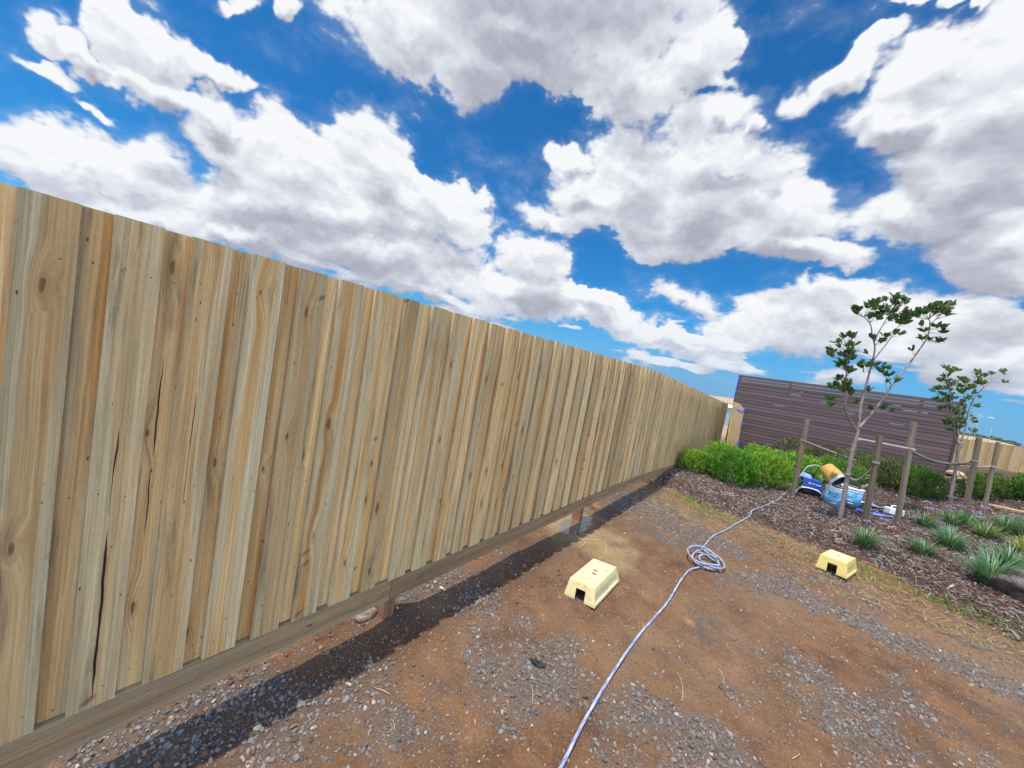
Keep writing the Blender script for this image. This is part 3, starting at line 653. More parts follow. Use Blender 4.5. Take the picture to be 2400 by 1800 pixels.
for zz in (.42, 1.15, 1.86):
    for i in range(7):
        y0, y1 = pj[i], pj[i+1]; B = Boards()
        B.add([(-.06, y0, zz+dropz(y0)), (-.023, y0, zz+dropz(y0)), (-.023, y1, zz+dropz(y1)), (-.06, y1, zz+dropz(y1)), (-.06, y0, zz+.07+dropz(y0)), (-.023, y0, zz+.07+dropz(y0)), (-.023, y1, zz+.07+dropz(y1)), (-.06, y1, zz+.07+dropz(y1))], (0, 0, 1), (0, 1, 0), (.5, .5, 0), zz*9+i)
        B.build('rail', paling_mat, fence)

# pale paling fence behind on the right
pale_mat = wood_mat('fresh_pine', pale=(0.56, 0.44, 0.27), heart=(0.58, 0.42, 0.22), green=(0.50, 0.42, 0.27), orange=(0.50, 0.33, 0.16), stain_amt=0.25, knots=0.5, gain=0.8)
f2 = empty('pale_paling_fence', (5.3, 16, 0)); tag(f2, 'pale new paling fence in full sun beyond the staked young trees at the right edge', 'fence')
B = Boards(); xx = 0; i = 0
while xx < 6:
    zt = 1.62+xx*.05+rnd.uniform(-.004, .004)
    q = [(xx, 0, -.3), (xx+.118, 0, -.3), (xx+.118, .016, -.3), (xx, .016, -.3), (xx, 0, zt), (xx+.118, 0, zt), (xx+.118, .016, zt), (xx, .016, zt)]
    B.add(q, (1, 0, 0), (0, 0, 1), (rnd.uniform(0, .9), rnd.uniform(0, .6), 0), 200+i)
    q = [(xx+.1, .018, -.3), (xx+.2, .018, -.3), (xx+.2, .033, -.3), (xx+.1, .033, -.3), (xx+.1, .018, zt), (xx+.2, .018, zt), (xx+.2, .033, zt), (xx+.1, .033, zt)]
    B.add(q, (1, 0, 0), (0, 0, 1), (rnd.uniform(0, .9), rnd.uniform(0, .6), 0), 300+i)
    xx += .187; i += 1
B.build('palings', pale_mat, f2)
B = Boards(); B.add(c8box(0, 6, .04, .09, 1.1, 1.17), (0, 0, 1), (1, 0, 0), (.5, .3, 0), 9); B.build('rail', pale_mat, f2)
B = Boards(); B.add(c8box(0, .1, .04, .12, -.5, 1.5), (1, 0, 0), (0, 0, 1), (.5, .3, 0), 19); B.build('post', pale_mat, f2)

# ------------------------------------------------------------------ brown slatted screen
slat_mat, k, b = new_mat('stained_slats')
a = k.n.new('ShaderNodeAttribute'); a.attribute_name = 'pc'; t = k.n.new('ShaderNodeAttribute'); t.attribute_name = 'tint'
n1 = k.noise(k.v('MULTIPLY', a.outputs['Vector'], (60, 1.3, 9)), 1.0, 4, 0.6)
c = k.mix(1.0, t.outputs[0], k.ramp(n1, [(0.3, (0.80, 0.80, 0.80)), (0.7, (1.18, 1.16, 1.15))]), 'MULTIPLY')
put(k, b, Base_Color=c, Roughness=0.62, Specular_IOR_Level=0.35)
scr = empty('slat_screen', (.41, 13, 0)); tag(scr, 'tall dark brown screen of horizontal slats with slits of light between them', 'screen fence')
W = 4.47; sl_ = .085/4.47*1.0
B = Boards(); pitch = .094; ns = 28
for i in range(ns):
    z1 = 2.35-i*pitch; z0 = z1-(.084 if i in (0, 1, 2) else .0835+rnd.uniform(-.003, .003))
    base = np.array([.135, .088, .082])*rnd.uniform(.74, 1.2)
    segs = [0, W*.2+.9*rnd.random(), W*.6+rnd.random(), W] if i > 2 else [0, 1.27, 2.55, 3.83, W]
    for a_, b_ in zip(segs[:-1], segs[1:]):
        s0, s1 = a_*.022, b_*.022; jx = rnd.uniform(0, .004)
        B.add([(a_, jx, z0+s0), (b_-.002, jx, z0+s1), (b_-.002, jx+.019, z0+s1), (a_, jx+.019, z0+s0), (a_, jx, z1+s0), (b_-.002, jx, z1+s1), (b_-.002, jx+.019, z1+s1), (a_, jx+.019, z1+s0)], (0, 0, 1), (1, 0, 0), tuple(base*rnd.uniform(.93, 1.07)), i*1.7+a_)
B.build('slats', slat_mat, scr)
B = Boards()   # added rear slats, near-black so the gaps read as shade; some stop short
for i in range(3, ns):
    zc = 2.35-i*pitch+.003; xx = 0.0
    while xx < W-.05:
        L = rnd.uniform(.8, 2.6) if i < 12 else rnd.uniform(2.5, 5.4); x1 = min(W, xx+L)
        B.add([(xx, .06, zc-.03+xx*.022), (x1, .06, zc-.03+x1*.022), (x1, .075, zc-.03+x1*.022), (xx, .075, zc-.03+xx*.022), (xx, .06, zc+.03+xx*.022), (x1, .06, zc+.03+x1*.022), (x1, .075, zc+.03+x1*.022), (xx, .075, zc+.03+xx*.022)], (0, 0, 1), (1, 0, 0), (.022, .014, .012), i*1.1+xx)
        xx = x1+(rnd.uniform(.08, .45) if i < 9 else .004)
B.build('gap_shade_slats', slat_mat, scr)
for xq in (.02, 1.27, 2.55, 3.83, W-.06):
    B = Boards(); B.add(c8box(xq-.035, xq+.035, .021, .058, -.6, 2.33+xq*.022), (1, 0, 0), (0, 0, 1), (.055, .038, .036), xq); B.build('post', slat_mat, scr)
B = Boards(); B.add(c8box(W, W+.045, -.02, .07, -.2, 2.33+W*.022), (1, 0, 0), (0, 0, 1), (.045, .048, .046), 7.7); B.build('end_post', slat_mat, scr)
blue_tape = plain('blue_masking_tape', (0.02, 0.17, 0.62), 0.6, 0.08)
MB().box((-.022, -.004, 1.50), (-.001, .022, 2.35)).build('edge_tape', plain('navy_edge_tape', (0.012, 0.03, 0.33), 0.5, .1), scr)

# cardboard masking taped over the gap between the two fences
cb = empty('cardboard_mask', (.44, 12.68, 0)); tag(cb, 'tall strip of brown cardboard taped over the corner where fence and screen meet', 'cardboard')
cm = plain('brown_cardboard', (0.52, 0.34, 0.18), 0.85, 0.07, 6)
prof = [(.10, .0), (.34, -.03), (.345, .30), (.32, .9), (.31, 1.25), (.285, 1.36), (.20, 1.44), (.10, 1.49), (.02, 1.50), (.01, 1.2), (.03, .6)]
m = MB(); n = len(prof)
m._add([(x_, .0+.02*math.sin(z_*3), z_) for x_, z_ in prof]+[(x_, .006+.02*math.sin(z_*3), z_) for x_, z_ in prof], [tuple(range(n-1, -1, -1)), tuple(range(n, 2*n))]+[(i, (i+1) % n, n+(i+1) % n, n+i) for i in range(n)])
m.build('sheet', cm, cb)
m = MB()
for (x0, z0, x1, z1) in ((.02, 1.50, .01, 1.2), (.01, 1.2, .022, .85), (.022, .85, .05, .30), (.05, .30, .10, .02)):
    wd = .035 if z0 > 1 else .022
    m.hexa([(x1-.01, -.008, z1), (x1+wd, -.008, z1), (x1+wd, -.002, z1), (x1-.01, -.002, z1), (x0-.01, -.008, z0), (x0+wd, -.008, z0), (x0+wd, -.002, z0), (x0-.01, -.002, z0)])
m.build('yellow_tape', plain('yellow_green_tape', (0.55, 0.55, 0.06), 0.5, .1), cb)
for pts in ([(.12, 1.30), (.26, 1.25), (.31, 1.31), (.30, 1.38)], [(.325, .86), (.33, .94)], [(.345, .22), (.345, .34)]):
    m = MB()
    for (xa, za), (xb, zb) in zip(pts[:-1], pts[1:]):
        d_ = Vector((xb-xa, 0, zb-za)).normalized(); nn = Vector((-d_.z, 0, d_.x))*(.016 if len(pts) > 2 else .028)
        A, Bp = Vector((xa, -.024, za)), Vector((xb, -.024, zb)); th = Vector((0, .004, 0))
        m.hexa([A-nn, A+nn, A+nn+th, A-nn+th, Bp-nn, Bp+nn, Bp+nn+th, Bp-nn+th])
    m.build('blue_tape', blue_tape, cb)

B = Boards(); B.add(c8box(.10, .26, 13.05, 13.15, -.5, 1.40), (1, 0, 0), (0, 0, 1), (.5, .8, .2), 77); tag(B.build('corner_post', wood_mat('olive_post', pale=(.20, .17, .09), heart=(.20, .15, .07), green=(.16, .15, .08), orange=(.2, .13, .06))), 'dark olive timber post standing in the slot behind the cardboard', 'post')

# ------------------------------------------------------------------ things standing on the ground
def ground_at(x, y): return float(gz(x, y))
def step_stool(loc, rz, sx, sy, h, label, tilt, mat, worn, grip, tx=.72, ty=.76):
    """moulded plastic step: flared hollow body, arched ends, recessed long sides"""
    root = empty('step_stool', loc, rz); root.rotation_euler = (tilt[0], tilt[1], rz)
    tag(root, label, 'step stool', 'moulded plastic step stools')
    fz = [(0.0, 1.0), (.14, .985), (.17, .95), (.62, .85), (.66, .86), (.93, .80), (1.0, .765)]   # height fraction, spread
    def lerp(f): return tx+(1-tx)*(f-.765)/.235, ty+(1-ty)*(f-.765)/.235
    m = MB(); idx = {}
    xf = [-1, -.32, .32, 1]; yf = [-1, -.80, .80, 1]
    def pt(kind, i, j):
        z, f = fz[j]; fx, fy = lerp(f)
        if j in (2, 3): fx, fy = lerp(fz[1][1]+(fz[4][1]-fz[1][1])*(z-.14)/.52)
        if kind == 'f': x, y = xf[i]*(fx if abs(xf[i]) == 1 else .95)*sx/2, -fy*sy/2
        elif kind == 'b': x, y = -xf[i]*(fx if abs(xf[i]) == 1 else .95)*sx/2, fy*sy/2
        else:
            s = 1 if kind == 'r' else -1; inset = .010 if j in (2, 3) and i in (1, 2) else 0
            x, y = s*(fx*sx/2-inset), s*yf[i]*fy*sy/2
        key = (round(x, 5), round(y, 5), round(z*h, 5))
        if key not in idx: idx[key] = len(m.V); m.V.append(key)
        return idx[key]
    for kind in 'frbl':
        for j in range(6):
            for i in range(3):
                if kind in 'fb' and i == 1 and j < 3: continue
                m.F.append((pt(kind, i, j), pt(kind, i+1, j), pt(kind, i+1, j+1), pt(kind, i, j+1))); m.S.append(False)
    # top: rim sloping into a slightly sunken tread
    ring = [pt(kd, i, 6) for kd in 'frbl' for i in range(3)]
    n = len(m.V); cxs = [Vector(m.V[q]) for q in ring]
    for q in cxs: m.V.append((q.x*.86, q.y*.90, h*1.012))
    for q in cxs: m.V.append((q.x*.84, q.y*.88, h*.995))
    L = len(ring)
    for i in range(L):
        j = (i+1) % L; m.F.append((ring[i], ring[j], n+j, n+i)); m.F.append((n+i, n+j, n+L+j, n+L+i)); m.S += [False, False]
    m.F.append(tuple(n+L+i for i in range(L))); m.S.append(False)
    m.build('body', mat, root, bevel=.004, seg=3, solid=.005)
    t = MB(); w, d = tx*sx*.40, ty*sy*.42
    t.box((-w, -d, h*.996), (w, d, h*1.004)); t.build('tread', worn, root, bevel=.001)
    for gy in grip:
        g = MB(); g._add([(gy[0]+gy[2]*math.cos(a*.3927), gy[1]+gy[2]*.62*math.sin(a*.3927), h*1.0075) for a in range(16)], [tuple(range(16))]); g.build('grip_hole', plain('hole_shadowed_plastic', (.20, .17, .08), 0.8), root)
    return root
cream = plain('cream_plastic', (0.70, 0.58, 0.29), 0.42, 0.08, 7, dirt=(0.50, 0.40, 0.20), spec=.45)
yellow = plain('yellow_plastic', (0.68, 0.54, 0.18), 0.42, 0.08, 7, dirt=(0.60, 0.44, 0.13), spec=.45)
worn_a = plain('scuffed_tread', (0.66, 0.55, 0.33), 0.6, 0.10, 13, dirt=(0.30, 0.22, 0.15))
worn_b = plain('clean_tread', (0.68, 0.57, 0.29), 0.5, 0.05, 9, dirt=(0.64, 0.54, 0.34))
step_stool((.77, 3.016, -.296), R(1.4), .276, .56, .140, 'pale cream step stool with a muddy scuffed tread, on the bare soil nearest the fence', (0, R(-7)), cream, worn_a, [(0, .03, .021), (.012, -.03, .026)], .81, .85)
step_stool((2.609, 6.017, -.262), R(-16), .289, .48, .168, 'yellow step stool with a clean tread, perched on the edge of the mulch bed', (R(-2), R(-4)), yellow, worn_b, [(0, .02, .02), (.0, -.02, .022)], .81, .88)

# ---- garden hose with a loose coil
hose_mat, k, b = new_mat('blue_hose'); co = k.n.new('ShaderNodeTexCoord').outputs['Object']
hn = k.noise(k.v('MULTIPLY', co, (90, 16, 90)), 1.0, 4, 0.6)
c = k.mix(k.rng(hn, 0.36, 0.68), (0.13, 0.17, 0.31), (0.47, 0.50, 0.55)); put(k, b, Base_Color=c, Roughness=0.45)
hp = []
raw = [(1.46, -.8), (1.40, -.2), (1.36, .5), (1.33, 1.05), (1.31, 1.35), (1.303, 1.572), (1.28, 1.87), (1.262, 2.32), (1.269, 2.79), (1.304, 3.353), (1.300, 3.85), (1.315, 4.20), (1.38, 4.42)]
for x_, y_ in raw: hp.append((x_, y_, ground_at(x_, y_)+.014))
for i in range(1, 47):
    a = -1.9-i*.5; rr = (.130, .155, .095, .14)[min(i//12, 3)]+.030*math.sin(i*.5+1); dx_, dy_ = ((.0, .0), (.03, .06), (.05, -.03), (-.03, .02))[min(i//12, 3)]
    q = (1.41+dx_+rr*math.cos(a)+.008*math.sin(i*.9), 4.60+dy_+rr*1.45*math.sin(a)+.02*math.cos(i*.23))
    hp.append((q[0], q[1], ground_at(*q)+.014+.0017*i+.006*math.sin(i*.8)))
for x_, y_, dz in ((1.33, 4.80, .05), (1.312, 5.0, .02), (1.33, 5.46, .014), (1.38, 5.75, .016), (1.423, 5.969, .013), (1.50, 6.45, .014), (1.62, 7.0, .016), (1.632, 7.2, .017), (1.74, 7.5, .016), (1.82, 7.78, .018), (1.93, 8.3, .016), (2.02, 8.9, .018), (2.10, 9.30, .02), (2.18, 9.42, .05)):
    hp.append((x_, y_, ground_at(x_, y_)+dz))
m = MB(); m.tube(smooth_path(hp, 5), .0088, 10); tag(m.build('hose', hose_mat), 'faded blue hose running across the soil through a loose coil to the bed', 'hose')

# ---- twine, scrap, puddle, offcuts
m = MB(); tw = [(.10, 3.93), (.17, 3.83), (.25, 3.80), (.36, 3.92), (.46, 3.93), (.55, 3.80), (.60, 3.62), (.595, 3.52)]
m.tube(smooth_path([(a, b_, ground_at(a, b_)+.012) for a, b_ in tw], 5), .0024, 5)
m.tube(smooth_path([(.27, 3.80, ground_at(.27, 3.8)+.014), (.33, 3.72, ground_at(.33, 3.72)+.02), (.33, 3.58, ground_at(.33, 3.58)+.008)], 5), .0022, 5)
tag(m.build('twine', plain('straw_twine', (0.56, 0.45, 0.20), 0.8)), 'thin straw coloured length of twine curled on the wet mud', 'twine')
m = MB()
for (ax, ay, bx, by) in ((.85, 1.935, .91, 1.92), (.91, 1.925, .955, 1.965), (.87, 1.95, .93, 1.955)):
    z = ground_at(ax, ay)+.008; d_ = Vector((bx-ax, by-ay, 0)).normalized(); nn = Vector((-d_.y, d_.x, 0))*.013
    A, Bv = Vector((ax, ay, z)), Vector((bx, by, z+.010)); up = Vector((0, 0, .006))
    m.hexa([A-nn, Bv-nn*.6, Bv+nn*.5, A+nn, A-nn*.8+up, Bv-nn*.5+up, Bv+nn*.4+up, A+nn*.8+up])
tag(m.build('rubber_scrap', plain('black_rubber', (0.018, 0.02, 0.024), 0.6), bevel=.002), 'small black scrap of rubber lying among the gravel', 'scrap')
wm, k, b = new_mat('puddle_water'); put(k, b, Base_Color=(0.12, 0.10, 0.07), Roughness=0.02, Specular_IOR_Level=1.0, IOR=1.6)
m = MB(); wz = float(gz(-.05, 4.15))+.020; n = 40
vs = [(-.06+(.36+.05*math.sin(3*t*6.283/n+1)+.03*math.sin(7*t*6.283/n))*math.cos(t*6.283/n)*.95, 4.08+(.52+.07*math.sin(2*t*6.283/n))*math.sin(t*6.283/n), wz) for t in range(n)]
m._add(vs, [tuple(range(n))]); pud = m.build('puddle', wm); tag(pud, kind='structure')
def offcut(name, loc, rot, size, col, label, cat, bev=.003):
    o = MB().box((-size[0]/2, -size[1]/2, 0), size=None) if False else MB().box((-size[0]/2, -size[1]/2, 0), (size[0]/2, size[1]/2, size[2])).build(name, plain(name+'_surface', col, 0.8, 0.2, 20, bumpy=.3), bevel=bev)
    o.location = loc; o.rotation_euler = rot; return tag(o, label, cat)
offcut('timber_offcut', (-.02, 1.95, ground_at(-.02, 1.95)+.012), (.15, .1, 1.9), (.022, .055, .006), (.55, .42, .26), 'small pale timber offcut on the lit gravel just under the fence', 'offcut', .001)
# broken concrete at the foot of the first post
bm = bmesh.new(); bmesh.ops.create_icosphere(bm, subdivisions=3, radius=1)
for v in bm.verts:
    p = v.co; q = 1+.25*(float(fbm(p.x*1.9+5, p.y*1.9+p.z*2.3, 3, 77))-.5)*2; v.co = Vector((p.x*.06, p.y*.075, p.z*.05))*q
me = bpy.data.meshes.new('concrete_lump'); bm.to_mesh(me); bm.free()
o = link('concrete_lump', me, plain('pale_concrete', (.27, .20, .13), .9, .3, 30, bumpy=.6)); o.location = (-.13, 1.36, -.30)
tag(o, 'small brown grey broken lump of concrete beside the foot of the nearest fence post', 'concrete')

# ---- boulder at the right edge
bm = bmesh.new(); bmesh.ops.create_icosphere(bm, subdivisions=5, radius=1)
for v in bm.verts:
    p = v.co.copy(); q = 1+.34*(float(fbm(p.x*1.3+9, p.y*1.3+p.z*1.7, 3, 7))-.5)*2+.10*(float(fbm(p.x*5+3, p.y*5+p.z*6, 4, 17))-.5)*2
    v.co = Vector((p.x*.40, p.y*.34, p.z*.22 if p.z > 0 else p.z*.30))*q
for f in bm.faces: f.smooth = True
me = bpy.data.meshes.new('boulder'); bm.to_mesh(me); bm.free()
rm, k, b = new_mat('basalt'); co = k.n.new('ShaderNodeTexCoord').outputs['Object']
n1 = k.noise(co, 5, 6, 0.65); n2 = k.noise(co, 40, 5, 0.7)
c = k.mix(k.rng(n1, 0.35, 0.65), (0.085, 0.065, 0.058), (0.20, 0.155, 0.14)); c = k.mix(1.0, c, k.ramp(n2, [(0.3, (.6, .6, .6)), (0.7, (1.3, 1.3, 1.3))]), 'MULTIPLY')
put(k, b, Base_Color=c, Roughness=0.9); bump(k, b, k.m('ADD', n1, n2), 0.8, 0.03)
o = link('boulder', me, rm); o.location = (4.44, 7.02, 0.0); tag(o, 'large rough brown boulder overhanging the edge of the bed at the right', 'boulder')

# ---- hardwood stakes
stake_mat = wood_mat('grey_hardwood', pale=(0.30, 0.255, 0.21), heart=(0.27, 0.21, 0.165), green=(0.22, 0.195, 0.165), orange=(0.26, 0.18, 0.12), knots=0.0, stain_amt=0.8, gain=0.72)
def stake(loc, top, label, w=.052, dark=1.0, rz=.5):
    B = Boards(); x, y, z = loc; dx, dy = top[0]-x, top[1]-y; H = top[2]-z; h = w/2
    cs = [(math.cos(rz+a)*h*1.414, math.sin(rz+a)*h*1.414) for a in (-2.356, -.785, .785, 2.356)]
    z0 = -.3
    B.add([(a-dx*.2, b_-dy*.2, z0) for a, b_ in cs]+[(a+dx, b_+dy, H) for a, b_ in cs], (math.cos(rz), math.sin(rz), 0), (0, 0, 1), (.3*dark, .5, .4), x*7+y)
    o = B.build('timber_stake', stake_mat); o.location = loc; q = o.modifiers.new('bevel', 'BEVEL'); q.width = .004; q.segments = 1
    return tag(o, label, 'stake', 'square timber stakes around the young trees')
SK = [((2.143, 8.849, -.087), (2.106, 8.952, 1.432), 'brown grey stake left of the blue machine, leftmost of the stakes', 1.2),
      ((3.075, 8.146, -.096), (3.006, 8.222, 1.405), 'pale grey stake in front of the blue pails with a webbing tie round it', .2),
      ((3.541, 8.857, .011), (3.46, 8.943, 1.727), 'tallest dark stake standing beside the white plastic container', 1.0),
      ((4.577, 10.259, .323), (4.531, 10.34, 1.674), 'thick grey stake just right of the smaller tree trunk', .4),
      ((4.86, 10.55, .40), (4.83, 10.63, 1.66), 'thin grey stake against the pale fence, rightmost of the stakes', .4)]
for a_, b_, lb, dk in SK: stake(a_, b_, lb, .060 if 'thin' not in lb else .045, dk)
strap_mat = plain('grey_webbing', (0.17, 0.155, 0.135), 0.85, 0.15, 40); strap_pale = plain('faded_webbing', (0.36, 0.31, 0.24), 0.85, 0.15, 40)
def strap(P, wd, mat, label, rings=(), sag=0.0):
    """flat webbing loop: two runs of ribbon between a stake and a trunk, wrapped round both"""
    m = MB()
    for o_ in (-.018, .018):
        Q = smooth_path(P, 6); n = len(Q); vs = []
        for i, p in enumerate(Q):
            t = (Q[min(i+1, n-1)]-Q[max(i-1, 0)]).normalized(); s = Vector((-t.y, t.x, 0)).normalized()
            p = p+s*o_*math.sin(math.pi*i/(n-1))*1.0+s*o_*.6+Vector((0, 0, -sag*4*(i/(n-1))*(1-i/(n-1))))
            for a, b_ in ((-1, -1), (1, -1), (1, 1), (-1, 1)): vs.append(p+Vector((0, 0, b_*wd/2))+s*a*.0016)
        fs = [(i*4+j, i*4+(j+1) % 4, i*4+4+(j+1) % 4, i*4+4+j) for i in range(n-1) for j in range(4)]
        m._add(vs, fs, True)
    for (c, r) in rings:
        vs = []; N = 16
        for i in range(N):
            a = i*2*math.pi/N
            for rr, zz in ((r, -wd/2), (r+.003, -wd/2), (r+.003, wd/2), (r, wd/2)): vs.append((c[0]+rr*math.cos(a), c[1]+rr*math.sin(a), c[2]+zz))
        m._add(vs, [(i*4+j, ((i+1) % N)*4+j, ((i+1) % N)*4+(j+1) % 4, i*4+(j+1) % 4) for i in range(N) for j in range(4)], True)
    return tag(m.build('tree_tie', mat), label, 'tree tie', 'webbing ties holding the young trees')
strap([(2.114, 8.924, 1.02), (2.45, 8.6, .97), (2.76, 8.32, .925)], .030, strap_mat, 'webbing tie running from the leftmost stake to the bigger tree', [((2.112, 8.92, 1.02), .044), ((2.765, 8.30, .925), .040)])
strap([(2.75, 8.26, .66), (2.88, 8.24, .68), (3.035, 8.20, .965)], .045, strap_mat, 'drooping dark webbing tie from the bigger tree to the pale front stake', [((3.03, 8.20, .965), .046), ((2.748, 8.262, .66), .040)], .06)
strap([(2.782, 8.338, 1.285), (3.15, 8.66, 1.28), (3.509, 8.942, 1.273)], .034, strap_pale, 'pale webbing tie from the fork of the bigger tree to the tallest stake', [((3.505, 8.93, 1.273), .046), ((2.784, 8.325, 1.28), .036)])
strap([(3.509, 8.942, 1.25), (3.95, 9.8, 1.17), (4.47, 10.76, 1.11)], .034, strap_mat, 'long dark webbing tie from the tallest stake back to the smaller tree', [((4.47, 10.755, 1.11), .036)], .05)
strap([(4.47, 10.76, 1.12), (4.50, 10.5, 1.15), (4.54, 10.31, 1.24)], .034, strap_mat, 'short dark webbing tie from the smaller tree to the thick stake', [((4.542, 10.305, 1.24), .046)])
strap([(4.47, 10.76, 1.08), (4.66, 10.66, 1.13), (4.835, 10.60, 1.20)], .026, strap_pale, 'pale webbing tie from the smaller tree to the thin rightmost stake', [((4.84, 10.60, 1.20), .036)])

# ---- pails, spray machine, brush, litter
pail_white = plain('white_pail_plastic', (0.76, 0.80, 0.82), 0.4, 0.04); pail_blue = plain('blue_pail_label', (0.14, 0.50, 0.78), 0.4, 0.04)
ink = plain('dark_print', (0.03, 0.045, 0.07), 0.6); red_ink = plain('red_print', (0.55, 0.09, 0.05), 0.6); grey_print = plain('grey_print', (0.32, 0.36, 0.40), 0.6); steel = plain('wire', (0.45, 0.45, 0.45), 0.35, metal=.8)
dark_in = plain('dark_matte', (0.02, 0.02, 0.022), 0.7)  # near-black for the tan bucket's inner wall and the pail tops
def text_mesh(body, size):
    cu = bpy.data.curves.new('lettering', 'FONT'); cu.body = body; cu.size = size; cu.extrude = .0004; cu.align_x = 'CENTER'; cu.resolution_u = 3
    o = bpy.data.objects.new('lettering', cu); COL.objects.link(o); bpy.context.view_layer.update()
    me = bpy.data.meshes.new_from_object(o.evaluated_get(bpy.context.evaluated_depsgraph_get())); bpy.data.objects.remove(o)
    return me
def wrap(me, r_of_z, face_a, z0):
    for v in me.vertices:
        x, y, z = v.co; zz = z0+y; r = r_of_z(zz)+.0012+z; a = face_a+x/r_of_z(zz); v.co = (r*math.cos(a), r*math.sin(a), zz)
    return me
def band(r_of_z, z0, z1, a0, a1, off=.0012, n=16):
    m = MB(); vs = []
    for i in range(n+1):
        a = a0+(a1-a0)*i/n
        for z in (z0, z1):
            for o_ in (off, off+.001): vs.append(((r_of_z(z)+o_)*math.cos(a), (r_of_z(z)+o_)*math.sin(a), z))
    fs = []
    for i in range(n):
        q = i*4; fs += [(q+1, q+5, q+7, q+3), (q, q+2, q+6, q+4), (q, q+4, q+5, q+1), (q+2, q+3, q+7, q+6)]
    m._add(vs, fs, True); return m
def pail(loc, label, face, lid, txt='acryloc'):
    root = empty('paint_pail', loc, 0); tag(root, label, 'pail', 'blue and white paint pails in the garden bed')
    h = .355; r0, r1 = .140, .158; rz_ = lambda z: r0+(r1-r0)*z/h
    m = MB(); m.lathe([(r0-.01, 0), (r0, .006), (rz_(.285), .285), (rz_(.29)+.006, .288), (rz_(.30)+.006, .300), (rz_(.303), .303), (rz_(.325), .325), (r1+.008, .330), (r1+.008, .345), (r1+.003, .355), (r1-.004, .355), (r1-.006, .33), (r0-.004, .008)], 40, cap0=True, cap1=True)
    m.build('shell', pail_white, root)
    band(rz_, .008, .278, 0, 2*math.pi, .0010, 48).build('label_wrap', pail_blue, root)
    me = wrap(text_mesh(txt, .078), lambda z: rz_(z)+.002, face, .215)
    for v in me.vertices: pass
    t = link('lettering', me, ink, root); t.data.materials.append(red_ink)
    # the round letter near the end is printed red
    xs = sorted(v.co for v in me.vertices) if False else None
    band(rz_, .188, .196, face-.42, face+.42, .0025).build('print_line', ink, root)
    band(rz_, .085, .140, face-.40, face+.22, .0025).build('info_panel', grey_print, root)
    band(rz_, .060, .080, face-.30, face+.26, .0030).build('info_panel', pail_white, root)
    m = MB(); m.tube([((r1+.006)*math.cos(face-1.5+a), (r1+.006)*math.sin(face-1.5+a), .31-.10*math.sin(a*math.pi/3.14)) for a in [i*math.pi/12 for i in range(13)]], .002, 6)
    m.build('wire_handle', steel, root)
    if lid:
        m = MB(); m.lathe([(.001, .3575), (r1-.004, .3575), (r1+.006, .350)], 40); m.build('lid', pail_white, root)
    m = MB(); m.lathe([(.001, .3615), (.05, .3635), (.09, .3625), (.10, .360)], 12); m.build('residue', dark_in, root)
    return root
face = math.atan2(0-9.05, 1.833-2.75)
P1 = pail((2.745, 9.06, ground_at(2.745, 9.06)-.005), 'blue and white paint pail on the left, with the brown bucket lying on it', face+.05, True)
P2 = pail((2.985, 9.33, ground_at(2.985, 9.33)-.005), 'blue and white paint pail on the right, with a brush handle sticking up', face+.10, True)
# lettering sub-parts in red on each pail: the round letter
for P_ in (P1, P2):
    for ch in P_.children:
        if ch.name.startswith('lettering'):
            me = ch.data; cen = face+(.05 if P_ is P1 else .10)
            for f in me.polygons:
                c = f.center; a = (math.atan2(c.y, c.x)-cen+math.pi) % (2*math.pi)-math.pi; f.material_index = 1 if .052 < a*.152 < .094 else 0
# tan bucket lying on its side on the pails, mouth towards us and right
root = empty('tan_bucket', (2.53, 9.12, .60)); tag(root, 'empty tan bucket with a white rim lying tipped over on the pails', 'bucket')
tanm = plain('ochre_plastic', (0.50, 0.30, 0.075), 0.45, 0.12, 6, dirt=(0.40, 0.24, 0.07))
M = Vector((0.64, -.42, -0.50)).normalized().to_track_quat('Z', 'Y').to_matrix().to_4x4()
m = MB(); m.lathe([(.001, 0), (.118, 0), (.125, .008), (.142, .265), (.150, .268), (.150, .282), (.143, .285)], 40); m.build('shell', tanm, root, M)
m = MB(); m.lathe([(.144, .278), (.158, .276), (.160, .315), (.146, .318), (.142, .316), (.138, .27)], 40); m.build('rim', pail_white, root, M)
m = MB(); m.lathe([(.139, .314), (.118, .012), (.001, .010)], 32); m.build('dark_inside', dark_in, root, M)
m = MB(); m.tube(smooth_path([(.146*math.cos(a), .146*math.sin(a)*1.0, .20+(-.085 if 0 < i < 6 else 0)*math.sin(i*math.pi/6)) for i, a in enumerate([-2.6+q*.42 for q in range(7)])], 4), .002, 6); m.build('wire_handle', steel, root, M)
m = MB(); m.lathe([(.1422, .262), (.1432, .262), (.1438, .272), (.1425, .274)], 40); m.build('rim_band', plain('lime_band', (.5, .55, .12), .5), root, M)
